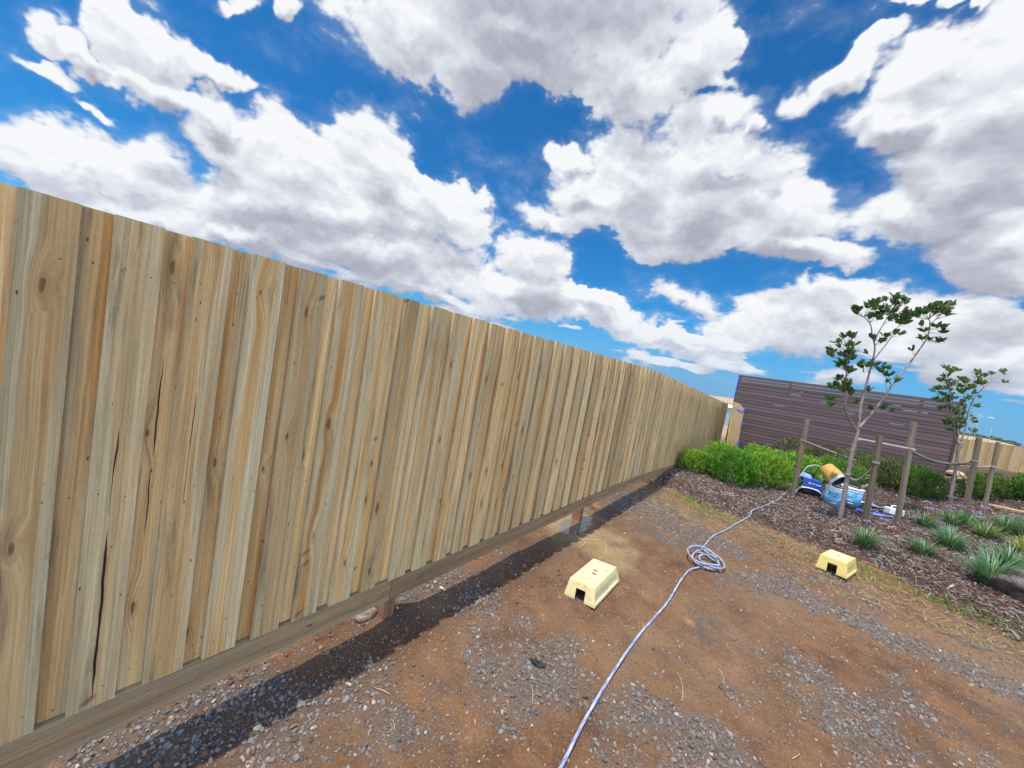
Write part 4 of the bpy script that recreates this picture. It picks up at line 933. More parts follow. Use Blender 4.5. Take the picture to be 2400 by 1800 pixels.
# spray machine
sp = empty('paint_sprayer', (2.36, 9.40, ground_at(2.36, 9.4)), R(12)); tag(sp, 'blue electric paint spraying machine on a bent white tube frame behind the pails', 'sprayer')
bl = plain('blue_shell', (0.025, 0.09, 0.42), 0.35, 0.06); bl2 = plain('pale_blue_shell', (0.30, 0.48, 0.72), 0.35, 0.08); wh = plain('white_tube', (0.75, 0.77, 0.82), 0.35, 0.04); bk = plain('black_pump', (0.03, 0.032, 0.038), 0.45)
m = MB()
m.hexa([(-.10, -.09, .16), (.24, -.09, .13), (.24, .09, .13), (-.10, .09, .16), (-.13, -.075, .37), (.17, -.075, .33), (.17, .075, .33), (-.13, .075, .37)]); m.build('motor_cover', bl, sp, bevel=.018, seg=3)
m = MB(); m.hexa([(-.16, -.08, .34), (.02, -.08, .33), (.02, .08, .33), (-.16, .08, .34), (-.10, -.06, .425), (.01, -.06, .40), (.01, .06, .40), (-.10, .06, .425)]); m.build('top_cover', bl2, sp, bevel=.015, seg=3)
m = MB(); m.tube([(.03, -.04, .39), (.03, -.04, .47)], .035, 14); m.build('control_knob', bk, sp, bevel=.004)
m = MB(); m.tube([(-.13, 0, .30), (-.13, -.02, .02)], .035, 14).tube([(-.13, -.02, .14), (-.13, -.02, .06)], .048, 14); m.build('pump', bk, sp)
m = MB(); m.hexa([(-.08, -.07, .05), (.22, -.07, .05), (.22, .07, .05), (-.08, .07, .05), (-.08, -.07, .16), (.22, -.07, .14), (.22, .07, .14), (-.08, .07, .16)]); m.build('motor_base', bk, sp, bevel=.012)
for s in (-1, 1):
    m = MB(); m.tube(smooth_path([(-.20, s*.14, .0), (-.17, s*.14, .10), (-.08, s*.14, .155), (.10, s*.14, .155), (.20, s*.14, .10), (.27, s*.14, .0)], 5), .013, 10); m.build('leg_frame', wh, sp)
for q_ in (-.10, .14): MB().tube([(q_, -.14, .15), (q_, .14, .15)], .010, 8).build('cross_bar', wh, sp)
m = MB(); m.tube(smooth_path([(-.19, -.10, .02), (-.215, -.10, .2), (-.18, -.10, .36), (-.15, -.08, .42), (-.10, -.05, .54), (.02, .0, .615), (.13, .03, .60), (.17, .04, .52), (.18, .04, .36)], 5), .009, 8); m.build('carry_handle', plain('grey_tube', (.42, .5, .55), .4, .05), sp)
m = MB(); vs = []; 
m._add([(-.005+.020*math.cos(a*.524), -.0885, .255+.020*math.sin(a*.524)) for a in range(12)], [tuple(range(12))]); m.box((.03, -.0900, .246), (.085, -.0875, .262)); m.box((.10, -.0905, .236), (.175, -.0875, .258)); m.build('badge', plain('badge_white', (.72, .78, .88), .5), sp)
m = MB(); m.tube(smooth_path([(-.16, -.12, .12), (-.30, -.16, .16), (-.36, -.14, .10), (-.40, -.1, .03)], 5), .008, 8); m.build('suction_hose', bl2, sp)
# brush
br = empty('paint_brush', (3.09, 9.30, .38)); tag(br, 'paint brush with a bare wooden handle poking out of the right pail', 'brush')
M = Vector((.62, .25, .60)).normalized().to_track_quat('Z', 'Y').to_matrix().to_4x4()
m = MB(); m.lathe([(.001, .06), (.008, .06), (.011, .10), (.018, .15), (.017, .18), (.009, .195), (.001, .198)], 14); m.build('wooden_handle', plain('brush_handle_wood', (.55, .42, .22), .5), br, M)
m = MB(); m.box((-.02, -.007, .0), (.02, .007, .062)); m.build('ferrule', steel, br, M)
m = MB(); m.box((-.022, -.009, -.05), (.022, .009, .0)); m.build('bristles', bk, br, M)
# white container with handle
jg = empty('plastic_container', (3.56, 9.27, ground_at(3.56, 9.27)+.0), R(28)); jg.rotation_euler = (R(-8), 0, R(28)); tag(jg, 'white plastic container lying behind the tallest stake', 'container')
m = MB(); m.hexa([(-.11, -.07, 0), (.11, -.07, 0), (.11, .07, 0), (-.11, .07, 0), (-.115, -.07, .11), (.115, -.07, .11), (.115, .07, .12), (-.115, .07, .12)]); m.build('body', plain('white_container', (.78, .80, .80), .45, .03), jg, bevel=.015, seg=3)
m = MB(); m.tube(smooth_path([(-.02, .03, .115), (-.015, .03, .150), (.06, .03, .155), (.075, .03, .115)], 4), .010, 8); m.build('handle', plain('white_container_handle', (.74, .76, .76), .45), jg)
# crumpled sheets
def sheet(name, x0, y0, a, L, W, mat, label, seed, hgt=.03, cat='sheet'):
    n1, n2 = 22, 8; V = []
    for i in range(n1):
        for j in range(n2):
            u = (i/(n1-1)-.5); v = (j/(n2-1)-.5)*(1-abs(u)*1.1)
            x = x0+math.cos(a)*u*L-math.sin(a)*v*W; y = y0+math.sin(a)*u*L+math.cos(a)*v*W
            V.append((x, y, ground_at(x, y)+.012+hgt*float(fbm(x*9+seed, y*9, 3, seed))))
    F = [(i*n2+j, (i+1)*n2+j, (i+1)*n2+j+1, i*n2+j+1) for i in range(n1-1) for j in range(n2-1)]
    o = link(name, arr_mesh(name, V, F, smooth=True), mat); q = o.modifiers.new('solid', 'SOLIDIFY'); q.thickness = .003
    return tag(o, label, cat)
sheet('plastic_sheet', 3.27, 9.62, -.35, .46, .15, plain('lilac_white_plastic', (.66, .66, .82), .35, .08), 'crumpled whitish plastic sheet on the mulch right of the pails', 3, .05)
sheet('blue_strip', 3.28, 9.03, -.10, .46, .09, plain('blue_plastic_strip', (.12, .22, .62), .4, .12), 'narrow blue plastic strip lying on the mulch behind the front stake', 4, .035, 'strip')
# low timber edging on the bank at the right
for (x0, y0, x1, y1, lb) in ((4.93, 10.75, 5.40, 10.45, 'weathered timber edging board lying low on the bank behind the thin stake'),):
    m = MB(); z0, z1 = ground_at(x0, y0)+.03, ground_at(x1, y1)+.03
    m.hexa([(x0, y0, z0-.05), (x1, y1, z1-.05), (x1+.05, y1+.10, z1-.05), (x0+.05, y0+.10, z0-.05), (x0, y0, z0), (x1, y1, z1), (x1+.05, y1+.10, z1+.01), (x0+.05, y0+.10, z0+.01)])
    tag(m.build('edging_board', plain('orange_weathered_timber', (.40, .26, .14), .85, .2, 20, bumpy=.3), bevel=.004), lb, 'edging board')
# retaining stones on the bank between screen and pale fence
for i in range(5):
    bm = bmesh.new(); bmesh.ops.create_icosphere(bm, subdivisions=3, radius=1)
    for v in bm.verts:
        p = v.co.copy(); q = 1+.3*(float(fbm(p.x*1.6+i*7, p.y*1.6+p.z*2, 3, 60+i))-.5)*2; v.co = Vector((p.x*.16, p.y*.12, p.z*.07))*q
    me = bpy.data.meshes.new('bank_rock'); bm.to_mesh(me); bm.free()
    x_, y_ = 5.02+.05*(i % 2), 12.9-.28*i; o = link('bank_rock', me, plain('tan_rock', (.42, .29, .18), .9, .2, 12, bumpy=.5)); o.location = (x_, y_, ground_at(x_, y_)+.05-.0*i); o.rotation_euler = (0, 0, i*.7)
    tag(o, ['tan rock tucked against the right end of the slat screen', 'tan rock second down the bank from the slat screen', 'tan rock halfway down the bank beside the smaller tree', 'tan rock fourth down the bank from the slat screen', 'tan rock lowest on the bank beside the smaller tree trunk'][i], 'rock', 'tan rocks stepping down the bank')
# ---- far things: lamps, scrub, a shed and a roof
def lamp(x, y, H, arm, label):
    z0 = -.9; r = empty('street_lamp', (x, y, z0)); tag(r, label, 'street lamp', 'street lamps beyond the fences')
    pm = plain('galvanised', (.30, .33, .37), .5, .05)
    MB().tube([(0, 0, 0), (0, 0, H)], [.06, .03], 8).build('pole', pm, r)
    if arm:
        MB().tube([(-.9*arm, -.5, H-.65), (1.9*arm, 1.0, H-.35)], .035, 6).build('arm', pm, r)
        MB().box((1.5*arm, .7, H-.42), (2.2*arm, 1.3, H-.28)).build('lamp_head', plain('lamp_head_white', (.7, .72, .75), .4), r)
for q in ((34.5, 128, 9.1, 1.0, 'slim street lamp with a long arm, rising beside the smaller tree'), (50.3, 178.5, 8.3, .0, 'plain distant lamp pole above the hill, right of the thick stake'), (-13.6, 141, 6.0, 0, 'distant lamp pole next to the top left edge of the slat screen'), (-16.5, 150, 4.6, 0, 'short distant lamp pole seen over the far end of the fence')): lamp(*q)
x = RNG.uniform(12.2, 16.9, 900); 
n = len(x); d = RNG.uniform(470, 560, n); hb = (-.9+1.0*(np.tan(np.radians(0.55*np.exp(-((x-14)/5.0)**2)+0.10+0.08*np.sin(x*0.9)))*560+2.4))
P = np.stack([np.sin(np.radians(x))*d, np.cos(np.radians(x))*d, hb*(d-300)/260*.9+RNG.uniform(-.3, 1.7, n)*(.6+.9*np.sin(x*3.1)**2)], -1); S = np.stack([RNG.uniform(1.2, 3.2, n)]*2+[RNG.uniform(.8, 1.6, n)], -1)
V, F = scatter(ICO_V, ICO_F, P, S, .3, .35); c = np.array([.035, .05, .028])*RNG.uniform(.6, 1.7, (n, 1))
tag(link('far_scrub', arr_mesh('far_scrub', V, F, np.repeat(c, 12, 0)), tinted('scrub', .9)), 'dark line of scrub and trees along the distant hill', 'trees', kind='stuff')
sh = empty('distant_shed', (-2.2, 36, -.8)); tag(sh, 'small pale roofed shed just showing over the far end of the fence', 'shed')
MB().box((-.5, 0, 0), (.9, 2, 1.6)).build('walls', plain('shed_wall', (.30, .32, .35), .7), sh)
MB().hexa([(-.7, -.1, 1.61), (1.0, -.1, 1.61), (1.0, 2.1, 1.61), (-.7, 2.1, 1.61), (-.6, .9, 1.85), (.8, .9, 1.82), (.8, 1.1, 1.82), (-.6, 1.1, 1.85)]).build('roof', plain('shed_roof', (.70, .70, .68), .5), sh)
hs_ = empty('distant_house', (33.5, 98, -.9)); tag(hs_, 'distant low house with a dark grey roof at the far right', 'house')
MB().box((-2.6, 0, 0), (7, 8, 2.5)).build('walls', plain('house_wall', (.45, .40, .34), .8), hs_)
MB().hexa([(-3.2, -.6, 2.5), (7.6, -.6, 2.5), (7.6, 8.6, 2.5), (-3.2, 8.6, 2.5), (.5, 3.5, 3.6), (4.5, 3.5, 3.6), (4.5, 4.5, 3.6), (.5, 4.5, 3.6)]).build('roof', plain('house_roof', (.07, .08, .10), .6), hs_)

# ------------------------------------------------------------------ plants
leaf_mat = tinted('tree_leaf', 0.42, 0.18, 0.45); shrub_mat = tinted('shrub_leaf', 0.45, 0.28, 0.4); strap_leaf = tinted('strap_leaf', 0.5, 0.15, 0.4)
bark_mat = plain('smooth_bark', (0.24, 0.175, 0.15), 0.85, 0.25, 18, bumpy=.3)
twig_mat = plain('twig_bark', (0.20, 0.16, 0.13), 0.85, 0.2, 18)
def leaf_quads(C, D, Nn, L, W, cols, cup=.12, fold=True):
    """leaves as 6 vertex blades: base, widest pair, tip; C base points, D direction, Nn rough normal"""
    D = D/np.linalg.norm(D, axis=1, keepdims=True); S = np.cross(D, Nn); S /= np.linalg.norm(S, axis=1, keepdims=True)+1e-9; U = np.cross(S, D)
    L = L[:, None]; W = W[:, None]
    v = np.stack([C, C+D*L*.46+S*W*.50+U*W*cup, C+D*L*.83+S*W*.40+U*W*cup*1.2, C+D*L*1.0-U*L*.06, C+D*L*.83-S*W*.40+U*W*cup*1.2, C+D*L*.46-S*W*.50+U*W*cup, C+D*L*.46, C+D*L*.83-U*L*.02], 1)
    f = np.array([(0, 1, 6, 5), (1, 2, 7, 6), (6, 7, 4, 5), (2, 3, 4, 7)])
    n = len(C); return v.reshape(-1, 3), (f[None]+(np.arange(n)*8)[:, None, None]).reshape(-1, 4), np.repeat(cols, 8, 0)
def runit(n):
    v = RNG.normal(0, 1, (n, 3)); return v/np.linalg.norm(v, axis=1, keepdims=True)
T1 = {
'trunk': [(2.788,8.221,-0.104),(2.749,8.283,0.952),(2.752,8.316,1.312),(2.75,8.327,1.45)],
'left': [(2.724,8.304,1.424),(2.61,8.228,1.577),(2.529,8.177,1.718),(2.487,8.159,1.908),(2.453,8.158,2.199),(2.421,8.153,2.43),(2.4,8.15,2.585),(2.35,8.127,2.773)],
'mid': [(2.75,8.327,1.45),(2.726,8.326,1.664),(2.709,8.328,1.84),(2.715,8.352,2.06),(2.722,8.383,2.361),(2.728,8.411,2.621),(2.708,8.416,2.856),(2.65,8.386,3.042),(2.578,8.345,3.224),(2.482,8.278,3.322)],
'midb': [(2.728,8.411,2.621),(2.785,8.469,2.774),(2.866,8.553,3.012),(2.92,8.614,3.224),(2.973,8.668,3.356)],
'midc': [(2.686,8.405,2.931),(2.71,8.438,3.096),(2.757,8.489,3.266),(2.78,8.519,3.391)],
'right': [(2.754,8.332,1.471),(2.826,8.402,1.628),(2.941,8.518,1.933),(3.063,8.645,2.281),(3.166,8.751,2.564),(3.289,8.877,2.911),(3.362,8.959,3.187),(3.368,8.982,3.408),(3.332,8.964,3.519)],
'rightb': [(3.367,8.975,3.328),(3.391,9.004,3.453),(3.444,9.058,3.585)],
}
C1 = [(2.528,8.329,3.492,0.169,34),(2.423,8.238,3.388,0.135,22),(2.819,8.568,3.599,0.203,40),(2.952,8.661,3.471,0.18,34),(2.751,8.502,3.464,0.135,26),(3.049,8.743,3.533,0.113,22),(2.623,8.389,3.314,0.124,20),(3.029,8.714,3.389,0.113,16),(2.351,8.135,2.853,0.101,16),(2.309,8.092,2.743,0.101,14),(2.466,8.222,2.82,0.068,8),(2.248,8.029,2.57,0.135,22),(2.4,8.15,2.585,0.124,20),(2.294,8.051,2.401,0.135,22),(2.492,8.216,2.507,0.135,18),(2.446,8.165,2.337,0.101,14),(2.619,8.314,2.496,0.101,14),(2.69,8.373,2.533,0.079,10),(2.351,8.069,2.095,0.158,28),(2.418,8.119,2.071,0.113,16),(2.502,8.175,1.951,0.113,18),(2.513,8.215,2.312,0.068,8),(2.735,8.446,2.962,0.124,12),(2.657,8.385,2.964,0.068,5),(2.843,8.495,2.548,0.056,3),(2.957,8.575,2.435,0.113,14),(3.124,8.701,2.374,0.09,6),(2.526,8.212,2.156,0.068,5),(2.723,8.362,2.102,0.068,6),(2.377,8.063,1.783,0.124,9),(2.642,8.278,1.864,0.063,5),(2.836,8.427,1.829,0.068,6),(2.992,8.549,1.825,0.068,4),(3.115,8.647,1.834,0.056,2),(3.255,8.91,3.601,0.158,32),(3.382,9.016,3.67,0.158,32),(3.539,9.146,3.746,0.18,34),(3.202,8.864,3.548,0.101,14),(3.474,9.082,3.592,0.113,16),(3.479,9.069,3.394,0.079,9),(3.523,9.097,3.324,0.068,7),(3.313,8.928,3.285,0.068,7),(3.478,9.05,3.194,0.124,16),(3.274,8.883,3.117,0.068,5),(3.279,8.91,3.387,0.045,2),(3.2,8.809,2.93,0.041,2),(2.967,8.644,3.135,0.068,4),(2.908,8.596,3.121,0.09,8),(2.876,8.586,3.293,0.09,7),(2.64,8.35,2.72,0.032,2),(3.01,8.628,2.567,0.034,1),(2.937,8.546,2.291,0.045,2),(2.79,8.453,2.536,0.045,2)]
T2 = {
'trunk': [(4.487,10.708,0.352),(4.463,10.757,1.138),(4.431,10.755,1.405),(4.449,10.782,1.546)],
'left': [(4.427,10.758,1.472),(4.335,10.696,1.588),(4.264,10.657,1.777),(4.169,10.61,2.098),(4.091,10.577,2.422),(4.025,10.543,2.635),(3.971,10.514,2.783)],
'mid': [(4.449,10.782,1.546),(4.469,10.822,1.825),(4.455,10.834,2.096),(4.492,10.888,2.378),(4.549,10.947,2.551),(4.64,11.035,2.732),(4.709,11.099,2.84)],
'midb': [(4.395,10.748,1.648),(4.364,10.747,1.914),(4.362,10.771,2.211),(4.365,10.797,2.486),(4.371,10.816,2.647)],
'low': [(4.465,10.783,1.413),(4.518,10.837,1.562),(4.524,10.856,1.723)],
}
C2 = [(3.929,10.484,2.819,0.171,22),(4.057,10.583,2.803,0.114,12),(3.914,10.454,2.61,0.157,18),(4.051,10.564,2.641,0.142,16),(3.891,10.421,2.444,0.171,20),(4.028,10.532,2.476,0.142,16),(4.152,10.629,2.482,0.171,22),(3.911,10.419,2.243,0.142,16),(4.064,10.543,2.279,0.171,22),(4.201,10.653,2.311,0.171,24),(4.118,10.568,2.086,0.171,26),(4.225,10.652,2.088,0.171,26),(4.219,10.634,1.927,0.142,22),(4.295,10.691,1.899,0.128,16),(4.289,10.673,1.737,0.128,14),(4.205,10.613,1.809,0.114,12),(4.302,10.761,2.631,0.171,20),(4.427,10.867,2.729,0.157,20),(4.547,10.963,2.756,0.142,18),(4.369,10.798,2.464,0.171,22),(4.476,10.891,2.557,0.114,12),(4.338,10.764,2.342,0.128,10),(4.658,11.057,2.828,0.114,12),(4.561,10.993,2.965,0.114,8),(4.779,11.162,2.947,0.128,10),(4.864,11.231,2.967,0.1,6),(4.907,11.253,2.829,0.071,3),(4.611,10.984,2.406,0.071,3),(4.422,10.824,2.271,0.114,6),(4.463,10.837,2.052,0.142,10),(4.548,10.906,2.072,0.071,4),(4.586,10.926,1.966,0.085,4),(4.427,10.792,1.861,0.085,4),(4.525,10.864,1.815,0.142,8),(4.554,10.924,2.233,0.057,3)]

def tree(name, lines, clusters, label, r0, leafL, tint, seed):
    base = lines['trunk'][0]; root = empty(name, base); tag(root, label, 'tree', 'staked young trees in the mulch bed')
    rg = random.Random(seed); B = Vector(base); fork = Vector(lines['trunk'][-1])
    AWAY = Vector((.12, .993, 0))      # roughly along the bed: gives the limbs depth so that the crown is not flat
    def shift(p, d): return p+AWAY*d
    depth = {'left': -.22, 'mid': .05, 'midb': .25, 'midc': -.12, 'right': .18, 'rightb': .28, 'low': -.12}
    paths = {}
    for key, P in lines.items():
        P = [Vector(p) for p in P]; n = len(P)
        if key != 'trunk': P = [shift(p, depth.get(key, 0)*min(1, i/3.0)) if key in ('left', 'mid', 'right', 'low') else shift(p, depth[{'midb': 'mid', 'midc': 'mid', 'rightb': 'right'}[key]]+(depth[key]-depth[{'midb': 'mid', 'midc': 'mid', 'rightb': 'right'}[key]])*min(1, i/3.0)) for i, p in enumerate(P)]
        P = [p+Vector((rg.uniform(-1, 1), rg.uniform(-1, 1), 0))*(.006 if i else 0) for i, p in enumerate(P)]
        paths[key] = [p-B for p in smooth_path(P, 5)]
    tr = [p for p in paths['trunk']]; tr.insert(0, tr[0]+Vector((0, 0, -.15)))
    MB().tube(tr, [r0*(1.15-.35*i/len(tr)) for i in range(len(tr))], 12).build('trunk', bark_mat, root)
    m = MB()
    for key, P in paths.items():
        if key == 'trunk': continue
        a0 = r0*(.62 if key in ('left', 'mid', 'right') else .30); n = len(P)
        m.tube(P, [a0*(1-.78*i/n)+.0015 for i in range(n)], 9)
    allp = [(p, key) for key, P in paths.items() for p in P if key != 'trunk']
    Cb = []; Db = []; Ls = []; cl = []
    for cx, cy, cz, rad, cnt in clusters:
        c0 = Vector((cx, cy, cz))
        # hang the cluster on the nearest limb, at that limb's depth
        best = min(allp, key=lambda q: ((q[0]+B)-c0).length_squared); P0 = best[0]+B
        c = c0+AWAY*depth[best[1]]*.9
        below = [q for q in allp if (q[0]+B).z < c.z-.4*rad]; 
        src = min(below or allp, key=lambda q: ((q[0]+B)-c).length)[0]+B
        cnt = int(cnt*(1.45 if r0 > .027 else 1.05))+1; nt = max(1, cnt//7)
        for t in range(nt):
            tip = c+Vector((rg.uniform(-1, 1), rg.uniform(-1, 1), rg.uniform(-.6, .8)))*rad*.62
            mid = (src*.45+tip*.55)+Vector((0, 0, -.05*rad))
            m.tube(smooth_path([src-B, mid-B, tip-B], 3), [.0042, .0038, .0035, .003, .0026, .0022, .0018], 5)
            k_ = max(2, cnt//nt+1); up = (tip-src).normalized()*.6+Vector((0, 0, .7))
            for l in range(k_):
                s_ = rg.uniform(-.25, 1.0); p = tip*(1-max(0, -s_))+mid*max(0, -s_)
                d_ = Vector((rg.gauss(0, 1), rg.gauss(0, 1), rg.gauss(.25, .55))).normalized()+up*rg.uniform(.5, 1.6)
                Cb.append(p-B+Vector((rg.uniform(-1, 1), rg.uniform(-1, 1), rg.uniform(-1, 1)))*rad*.12); Db.append(d_); Ls.append(leafL*rg.uniform(.65, 1.15))
                q = rg.random(); col = Vector(tint)*rg.uniform(.6, 1.5)
                if q < .05: col = Vector((.22, .20, .05))
                if q > .985: col = Vector((.30, .13, .03))
                cl.append(tuple(col))
    m.build('branches', twig_mat if r0 < .02 else bark_mat, root)
    Cb = np.array(Cb); Db = np.array(Db); Ls = np.array(Ls); nn = RNG.normal(0, .5, Db.shape)+np.array([0, 0, 1.0])
    V, F, C = leaf_quads(Cb, Db, nn, Ls, Ls*RNG.uniform(.38, .56, len(Ls)), np.array(cl))
    link('leaves', arr_mesh('leaves', V, F, C), leaf_mat, root)
    return root
tree('young_tree', T1, C1, 'bigger young tree forking into three bare limbs tufted with dark leaves', .030, .112, (.062, .118, .038), 3)
tree('young_tree', T2, C2, 'smaller leafy young tree further back at the right end of the slat screen', .024, .100, (.095, .145, .05), 8)

def shrub(x, y, rx, ry, H, label, tint, dens, name='shrub', leaf=(.031, .0135), top=None, upright=.9, group=None, cat='shrub', stems=True, z_off=0.0):
    H *= .94; z0 = ground_at(x, y)+z_off; root = empty(name, (x, y, z0)); tag(root, label, cat, group)
    n = int(dens*1.25)
    u = RNG.uniform(0, 1, n)**.42; a = RNG.uniform(0, 2*np.pi, n); t = RNG.uniform(0, 1, n)
    lump = 1+.20*np.sin(a*3+x*5)+.13*np.sin(a*5+y*3+t*4)
    zz = H*(.04+.90*t**.85); prof = np.sqrt(np.clip(1-((zz/H-.42)/.62)**2, 0, 1))
    top_ = 1+.16*(fbm(np.cos(a)*u*3+x*3, np.sin(a)*u*3+y*3, 3, 5)-.5)*2
    px, py = rx*prof*u*lump*np.cos(a), ry*prof*u*lump*np.sin(a); P = np.stack([px, py, zz*top_*(1-.10*u)], -1)
    D = np.stack([px/rx*.8, py/ry*.8, np.full(n, upright)], -1)+RNG.normal(0, .25, (n, 3)); D /= np.linalg.norm(D, axis=1, keepdims=True)
    kk = 9; Cs = []; Ds = []; Ls = []; cc = []
    shoot_c = np.array([tint[0], tint[1]][0])[None]*np.ones((n, 1)); bright = RNG.uniform(.55, 1.45, (n, 1))
    for i in range(kk):
        f = i/kk; base = P+D*(f*.085-.04)[..., None] if np.ndim(f) else P+D*(f*.085-.04)
        r = RNG.normal(0, 1, (n, 3)); r -= D*np.sum(r*D, 1, keepdims=True); r /= np.linalg.norm(r, axis=1, keepdims=True)
        Cs.append(base); Ds.append(r*(1.0-.55*f)+D*(.45+.7*f)); Ls.append(np.full(n, leaf[0])*RNG.uniform(.7, 1.2, n))
        mixc = np.where(RNG.uniform(0, 1, (n, 1)) < tint[2], np.array(tint[1])[None], np.array(tint[0])[None]); cc.append(mixc*bright*RNG.uniform(.75, 1.25, (n, 1))*(0.85+.35*f))
    Cs, Ds, Ls, cc = np.concatenate(Cs), np.concatenate(Ds), np.concatenate(Ls), np.concatenate(cc)
    V, F, C = leaf_quads(Cs, Ds, RNG.normal(0, .4, Ds.shape)+np.array([0, 0, 1]), Ls, Ls*(leaf[1]/leaf[0])*RNG.uniform(.8, 1.2, len(Ls)), cc)
    link('foliage', arr_mesh('foliage', V, F, C), shrub_mat, root)
    if stems:
        m = MB()
        for i in range(11):
            a_ = random.uniform(0, 6.28); r_ = random.uniform(.3, .75); m.tube(smooth_path([(random.uniform(-.04, .04), random.uniform(-.04, .04), -.06), (rx*r_*.5*math.cos(a_), ry*r_*.5*math.sin(a_), H*.4), (rx*r_*math.cos(a_), ry*r_*math.sin(a_), H*.82)], 3), [.009, .008, .007, .006, .005, .004, .003], 5)
        m.build('stems', twig_mat, root)
    return root
lime = ((.13, .28, .018), (.27, .40, .03), .40); mid_g = ((.075, .21, .018), (.15, .31, .025), .35)
HG = 'bright green shrubs of the low hedge beside the fence'
shrub(.42, 8.95, .42, .42, .52, 'smallest bright green hedge shrub, at the left end against the fence', lime, 620, 'hedge_shrub', group=HG)
shrub(1.12, 8.75, .50, .46, .80, 'tall dense green hedge shrub at the front, second from the fence', mid_g, 1100, 'hedge_shrub', group=HG)
shrub(.80, 9.75, .46, .46, .72, 'bright green hedge shrub tucked behind, in front of the cardboard', lime, 800, 'hedge_shrub', group=HG)
shrub(1.66, 9.25, .48, .46, .76, 'bright green hedge shrub left of the leftmost stake', lime, 950, 'hedge_shrub', group=HG)
shrub(1.50, 10.3, .50, .50, .74, 'yellow green hedge shrub in the second row below the slat screen', lime, 800, 'hedge_shrub', group=HG)
shrub(2.22, 10.3, .52, .48, .72, 'bright green hedge shrub behind the blue machine', lime, 850, 'hedge_shrub', group=HG)
shrub(2.85, 10.9, .50, .48, .68, 'green hedge shrub behind the two pails', mid_g, 800, 'hedge_shrub', group=HG)
ol = ((.075, .135, .028), (.16, .055, .035), .16); ol2 = ((.10, .17, .03), (.17, .07, .04), .08)
BG = 'olive and reddish shrubs planted along the slat screen'
shrub(2.05, 11.8, .48, .42, .92, 'reddish tipped olive shrub standing tallest, left along the slat screen', ((.09, .14, .03), (.19, .06, .04), .26), 560, 'olive_shrub', group=BG)
shrub(2.75, 12.1, .50, .42, .80, 'dark red flushed shrub below the middle of the slat screen', ((.08, .12, .03), (.17, .045, .035), .36), 560, 'olive_shrub', group=BG)
shrub(3.35, 11.7, .52, .46, .80, 'loose olive shrub behind the pale front stake', ol2, 620, 'olive_shrub', group=BG)
shrub(3.85, 11.35, .40, .42, .74, 'olive shrub seen between the front stake and the tallest stake', ol, 560, 'olive_shrub', group=BG)
shrub(4.12, 10.95, .38, .38, .66, 'rounded green shrub just right of the tallest stake', ((.065, .15, .022), (.13, .20, .03), .3), 800, 'olive_shrub', group=BG)
RG_ = 'green shrubs on the bank in front of the pale fence'
shrub(4.93, 11.3, .27, .3, .52, 'small green shrub between the smaller trunk and the thick stake', ((.085, .16, .025), (.15, .22, .035), .3), 420, 'bank_shrub', group=RG_)
shrub(5.22, 11.5, .30, .34, .50, 'green shrub between the two rear stakes with a few red tips', ol2, 460, 'bank_shrub', group=RG_)
shrub(5.62, 11.5, .32, .36, .50, 'bushy green shrub right of the thin rear stake', ((.085, .19, .025), (.15, .07, .03), .05), 600, 'bank_shrub', group=RG_)
shrub(5.95, 11.25, .34, .36, .50, 'yellow green shrub cut by the right edge of the photograph', lime, 560, 'bank_shrub', group=RG_)

# strap leaved tufts, some in flower
tufts = [((2.985, 7.23), .30, 130, (.10, .20, .09), 'dark green strap leaved tuft at the foot of the pale front stake'),
 ((3.60, 7.62), .25, 110, (.12, .23, .11), 'small grey green tuft, left one of the pair in the middle of the bed'),
 ((3.95, 8.15), .32, 170, (.12, .24, .12), 'wide grey green tuft in the middle of the bed'),
 ((4.05, 7.10), .40, 230, (.12, .25, .12), 'biggest green tuft, right beside the boulder'),
 ((4.36, 7.75), .34, 150, (.13, .26, .13), 'spreading green tuft behind the biggest one'),
 ((3.86, 8.98), .26, 110, (.10, .21, .09), 'flowering tuft with mauve heads, nearest the tallest stake'),
 ((4.20, 9.32), .25, 100, (.11, .22, .09), 'tuft with a scatter of mauve flowers below the thick stake'),
 ((4.42, 9.45), .25, 100, (.10, .22, .11), 'narrow dark tuft at the foot of the thick stake'),
 ((4.48, 8.95), .28, 120, (.15, .24, .08), 'yellowish tuft in the middle row of the upper bed'),
 ((4.78, 9.35), .32, 150, (.11, .22, .11), 'blue green tuft, left one of the two on the upper right'),
 ((5.00, 9.25), .34, 160, (.12, .24, .13), 'blue green tuft on the upper right, cut by the picture edge'),
 ((4.72, 8.45), .30, 120, (.24, .27, .05), 'yellowing tuft on the right edge above the boulder')]
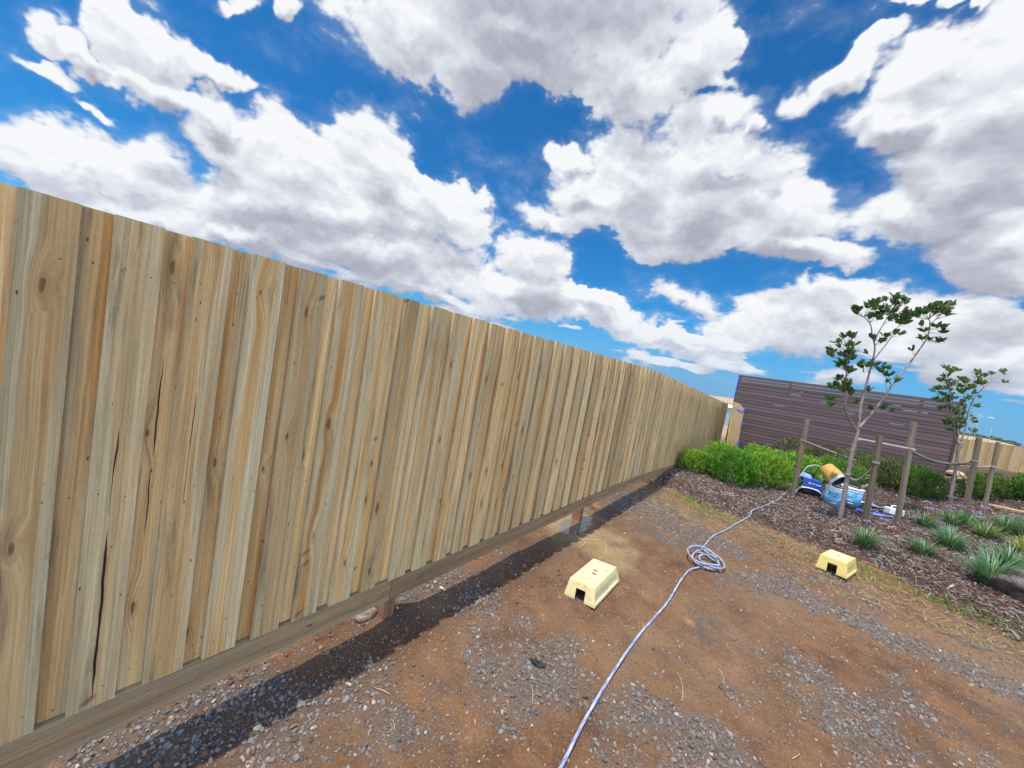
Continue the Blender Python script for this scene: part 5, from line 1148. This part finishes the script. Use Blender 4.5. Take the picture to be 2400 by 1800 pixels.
for (x_, y_), L_, n_, tc, lb in tufts:
    z_ = ground_at(x_, y_); root = empty('strap_leaf_tuft', (x_, y_, z_)); tag(root, lb, 'grass tuft', 'strap leaved tufts in the mulch bed')
    n_ = int(n_*2.0); L_ *= 1.2; a = RNG.uniform(0, 6.28, n_); r_ = RNG.uniform(0, .055, n_)
    P0 = np.stack([np.cos(a)*r_, np.sin(a)*r_, np.full(n_, -.01)], -1); cc = np.array(tc)*RNG.uniform(.55, 1.5, (n_, 1)); dry = RNG.uniform(0, 1, n_) < .07; cc[dry] = (.38, .30, .12)
    V, F, C = blades(P0, L_*RNG.uniform(.55, 1.05, n_), RNG.uniform(.007, .012, n_), a+RNG.normal(0, .35, n_), RNG.uniform(.05, .75, n_), RNG.uniform(.15, 1.15, n_), cc, 6)
    link('leaves', arr_mesh('leaves', V, F, C), strap_leaf, root)
mauve = tinted('mauve_petal', .6, .2); 
fl = [(3.86, 8.98, .30, 'mauve'), (3.72, 8.80, .16, ''), (4.0, 8.85, .14, ''), (4.17, 9.28, .30, ''), (4.30, 9.40, .32, ''), (4.55, 9.55, .30, ''), (4.05, 9.95, .15, ''), (4.30, 9.85, .34, ''), (4.62, 9.7, .28, ''), (3.20, 8.55, .20, ''), (3.32, 8.42, .12, ''), (3.08, 8.05, .14, ''), (4.40, 9.15, .30, ''), (3.95, 9.1, .28, ''), (3.10, 8.75, .30, '')]
spots_txt = ['on the nearest flowering tuft beside the tallest stake', 'low and left of the flowering tuft', 'low in front of the flowering tuft', 'above the scattered flower tuft', 'between the two tufts below the thick stake', 'just above the narrow dark tuft', 'low on the mulch near the smaller trunk', 'against the foot of the thick stake', 'right of the thick stake foot', 'at the tip of the blue strip', 'low right of the pale front stake', 'against the pale front stake base', 'over the yellowish middle tuft', 'behind the flowering tuft', 'against the front stake above the blue strip']
for (x_, y_, h_, _), st_ in zip(fl, spots_txt):
    z_ = ground_at(x_, y_); root = empty('flower_head', (x_, y_, z_)); tag(root, 'small mauve flower head '+st_, 'flower', 'mauve flower heads')
    MB().tube([(0, 0, -.02), (.005, 0, h_*.5), (.0, .004, h_)], .0022, 5).build('stalk', plain('flower_stalk', (.14, .22, .08), .7), root)
    n_ = 36; D = runit(n_); D[:, 2] = np.abs(D[:, 2])*.6; C0 = D*np.array([.035, .035, .018])+np.array([0, .004, h_])
    V, F, C = leaf_quads(C0, D, runit(n_), np.full(n_, .022), np.full(n_, .010), np.array([.42, .25, .62])*RNG.uniform(.7, 1.35, (n_, 1)))
    link('petals', arr_mesh('petals', V, F, C), mauve, root)
